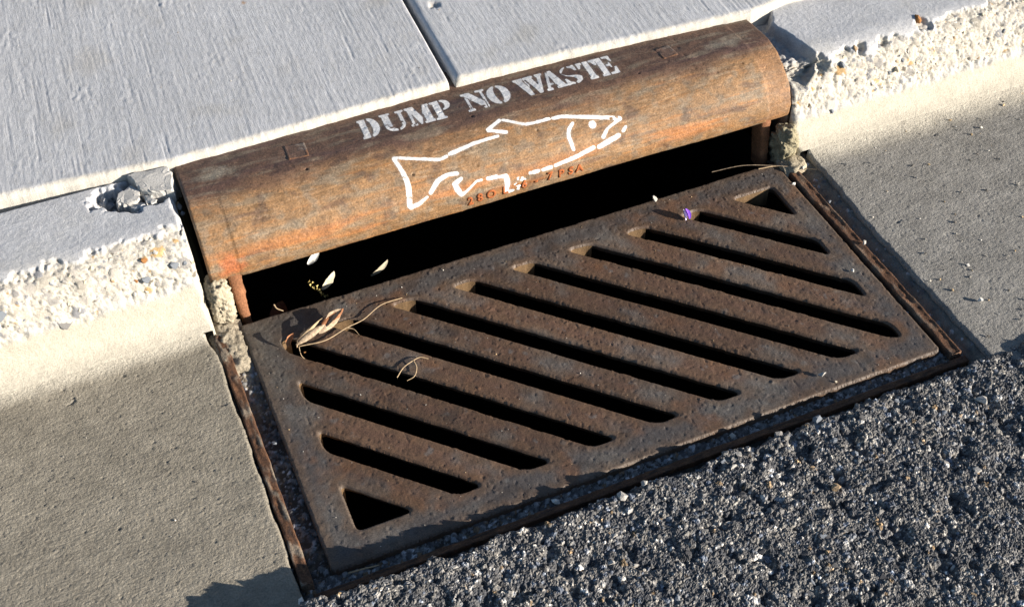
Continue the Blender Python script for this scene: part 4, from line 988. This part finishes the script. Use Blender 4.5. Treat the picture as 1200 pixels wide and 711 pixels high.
tube_part('stem', [(.176, -.188, .002), (.190, -.176, .004), (.207, -.170, .005), (.218, -.168, .0045), (.228, -.174, .003)], .0008, .0007, M['straw'], tw)
tube_part('side_shoot', [(.207, -.170, .005), (.207, -.183, .004), (.199, -.196, .003), (.187, -.199, .002)], .0008, .0005, M['straw'], tw)
pt = empty('purple_petal', (.702, -.058, 0)); tag(pt, 'curled purple petal lying at the mouth of a slot', 'petal')
leaf_part('petal_blade', (.704, -.066, .001), (.703, -.052, .012), .0070, 1.25, .0, M['petal'], pt, 5, up=(.5, -.3, .6))
leaf_part('petal_lining', (.6975, -.066, .001), (.699, -.053, .013), .0045, 1.0, .0, M['petalwhite'], pt, 6, up=(.6, -.4, .6))
# things in the mouth under the hood
tag(leaf_part('pale_leaf', (.214, .048, -.030), (.240, .037, .004), .0080, .5, .001, M['paleleaf'], None, 7, up=(.5, -.8, .3)), 'pale leaf standing in the dark mouth under the hood', 'leaf')
bl = empty('seed_cluster', (.125, .05, -.045)); tag(bl, 'yellowish seed cluster with a leaf in the dark mouth, by the left leg', 'seeds')
for k in range(11):
    a = (.118 + .002 * k + random.uniform(-.003, .003), .060 - .0028 * k, -.018 - .0012 * k + random.uniform(-.003, .003)); leaf_part('seed', a, (a[0] + random.uniform(-.004, .005), a[1] - .004, a[2] + .007), .0028, .8, .001, M['moss'], bl, 20 + k, up=(.3, -.6, .6))
leaf_part('leaf_blade', (.136, .050, -.030), (.160, .056, -.006), .0075, .6, .001, M['paleleaf'], bl, 8, up=(.4, -.8, .3))
tag(leaf_part('white_scrap', (.124, .064, .016), (.146, .070, .032), .0060, .9, .003, M['plastic'], None, 9, up=(.3, -.6, .7)), 'white crumpled scrap just under the hood edge', 'scrap')
tag(leaf_part('dead_leaf', (.050, .040, -.075), (.078, .080, -.060), .014, .6, .004, M['darkleaf'], None, 10, up=(.1, -.5, .8)), 'dark reddish dead leaf in the mouth beside the left leg', 'leaf')
tag(tube_part('twig', [(.056, .013, .006), (.058, .006, .004), (.066, .0, .001)], .0012, .0007, M['straw']), 'short orange twig sticking out behind the grate back edge', 'twig')
tag(tube_part('straw', [(.018, -.4545, -.004), (.036, -.4565, -.003), (.056, -.4580, -.005)], .0012, .0009, M['straw']), 'short straw in the front trough at the lower left grate corner', 'straw')
tag(tube_part('grass_stalk', [(.865, -.006, .002), (.895, -.014, .004), (.925, -.034, .004), (.945, -.052, .009)], .0010, .0006, M['straw']), 'dry grass stalk lying across the top of the right frame rail', 'grass')
tag(tube_part('grass_stalk', [(.80, .030, -.010), (.845, .012, .002), (.890, -.012, .005), (.935, -.040, .006)], .0009, .0005, M['husk']), 'longer dry stalk reaching from the mouth over the right frame rail', 'grass')
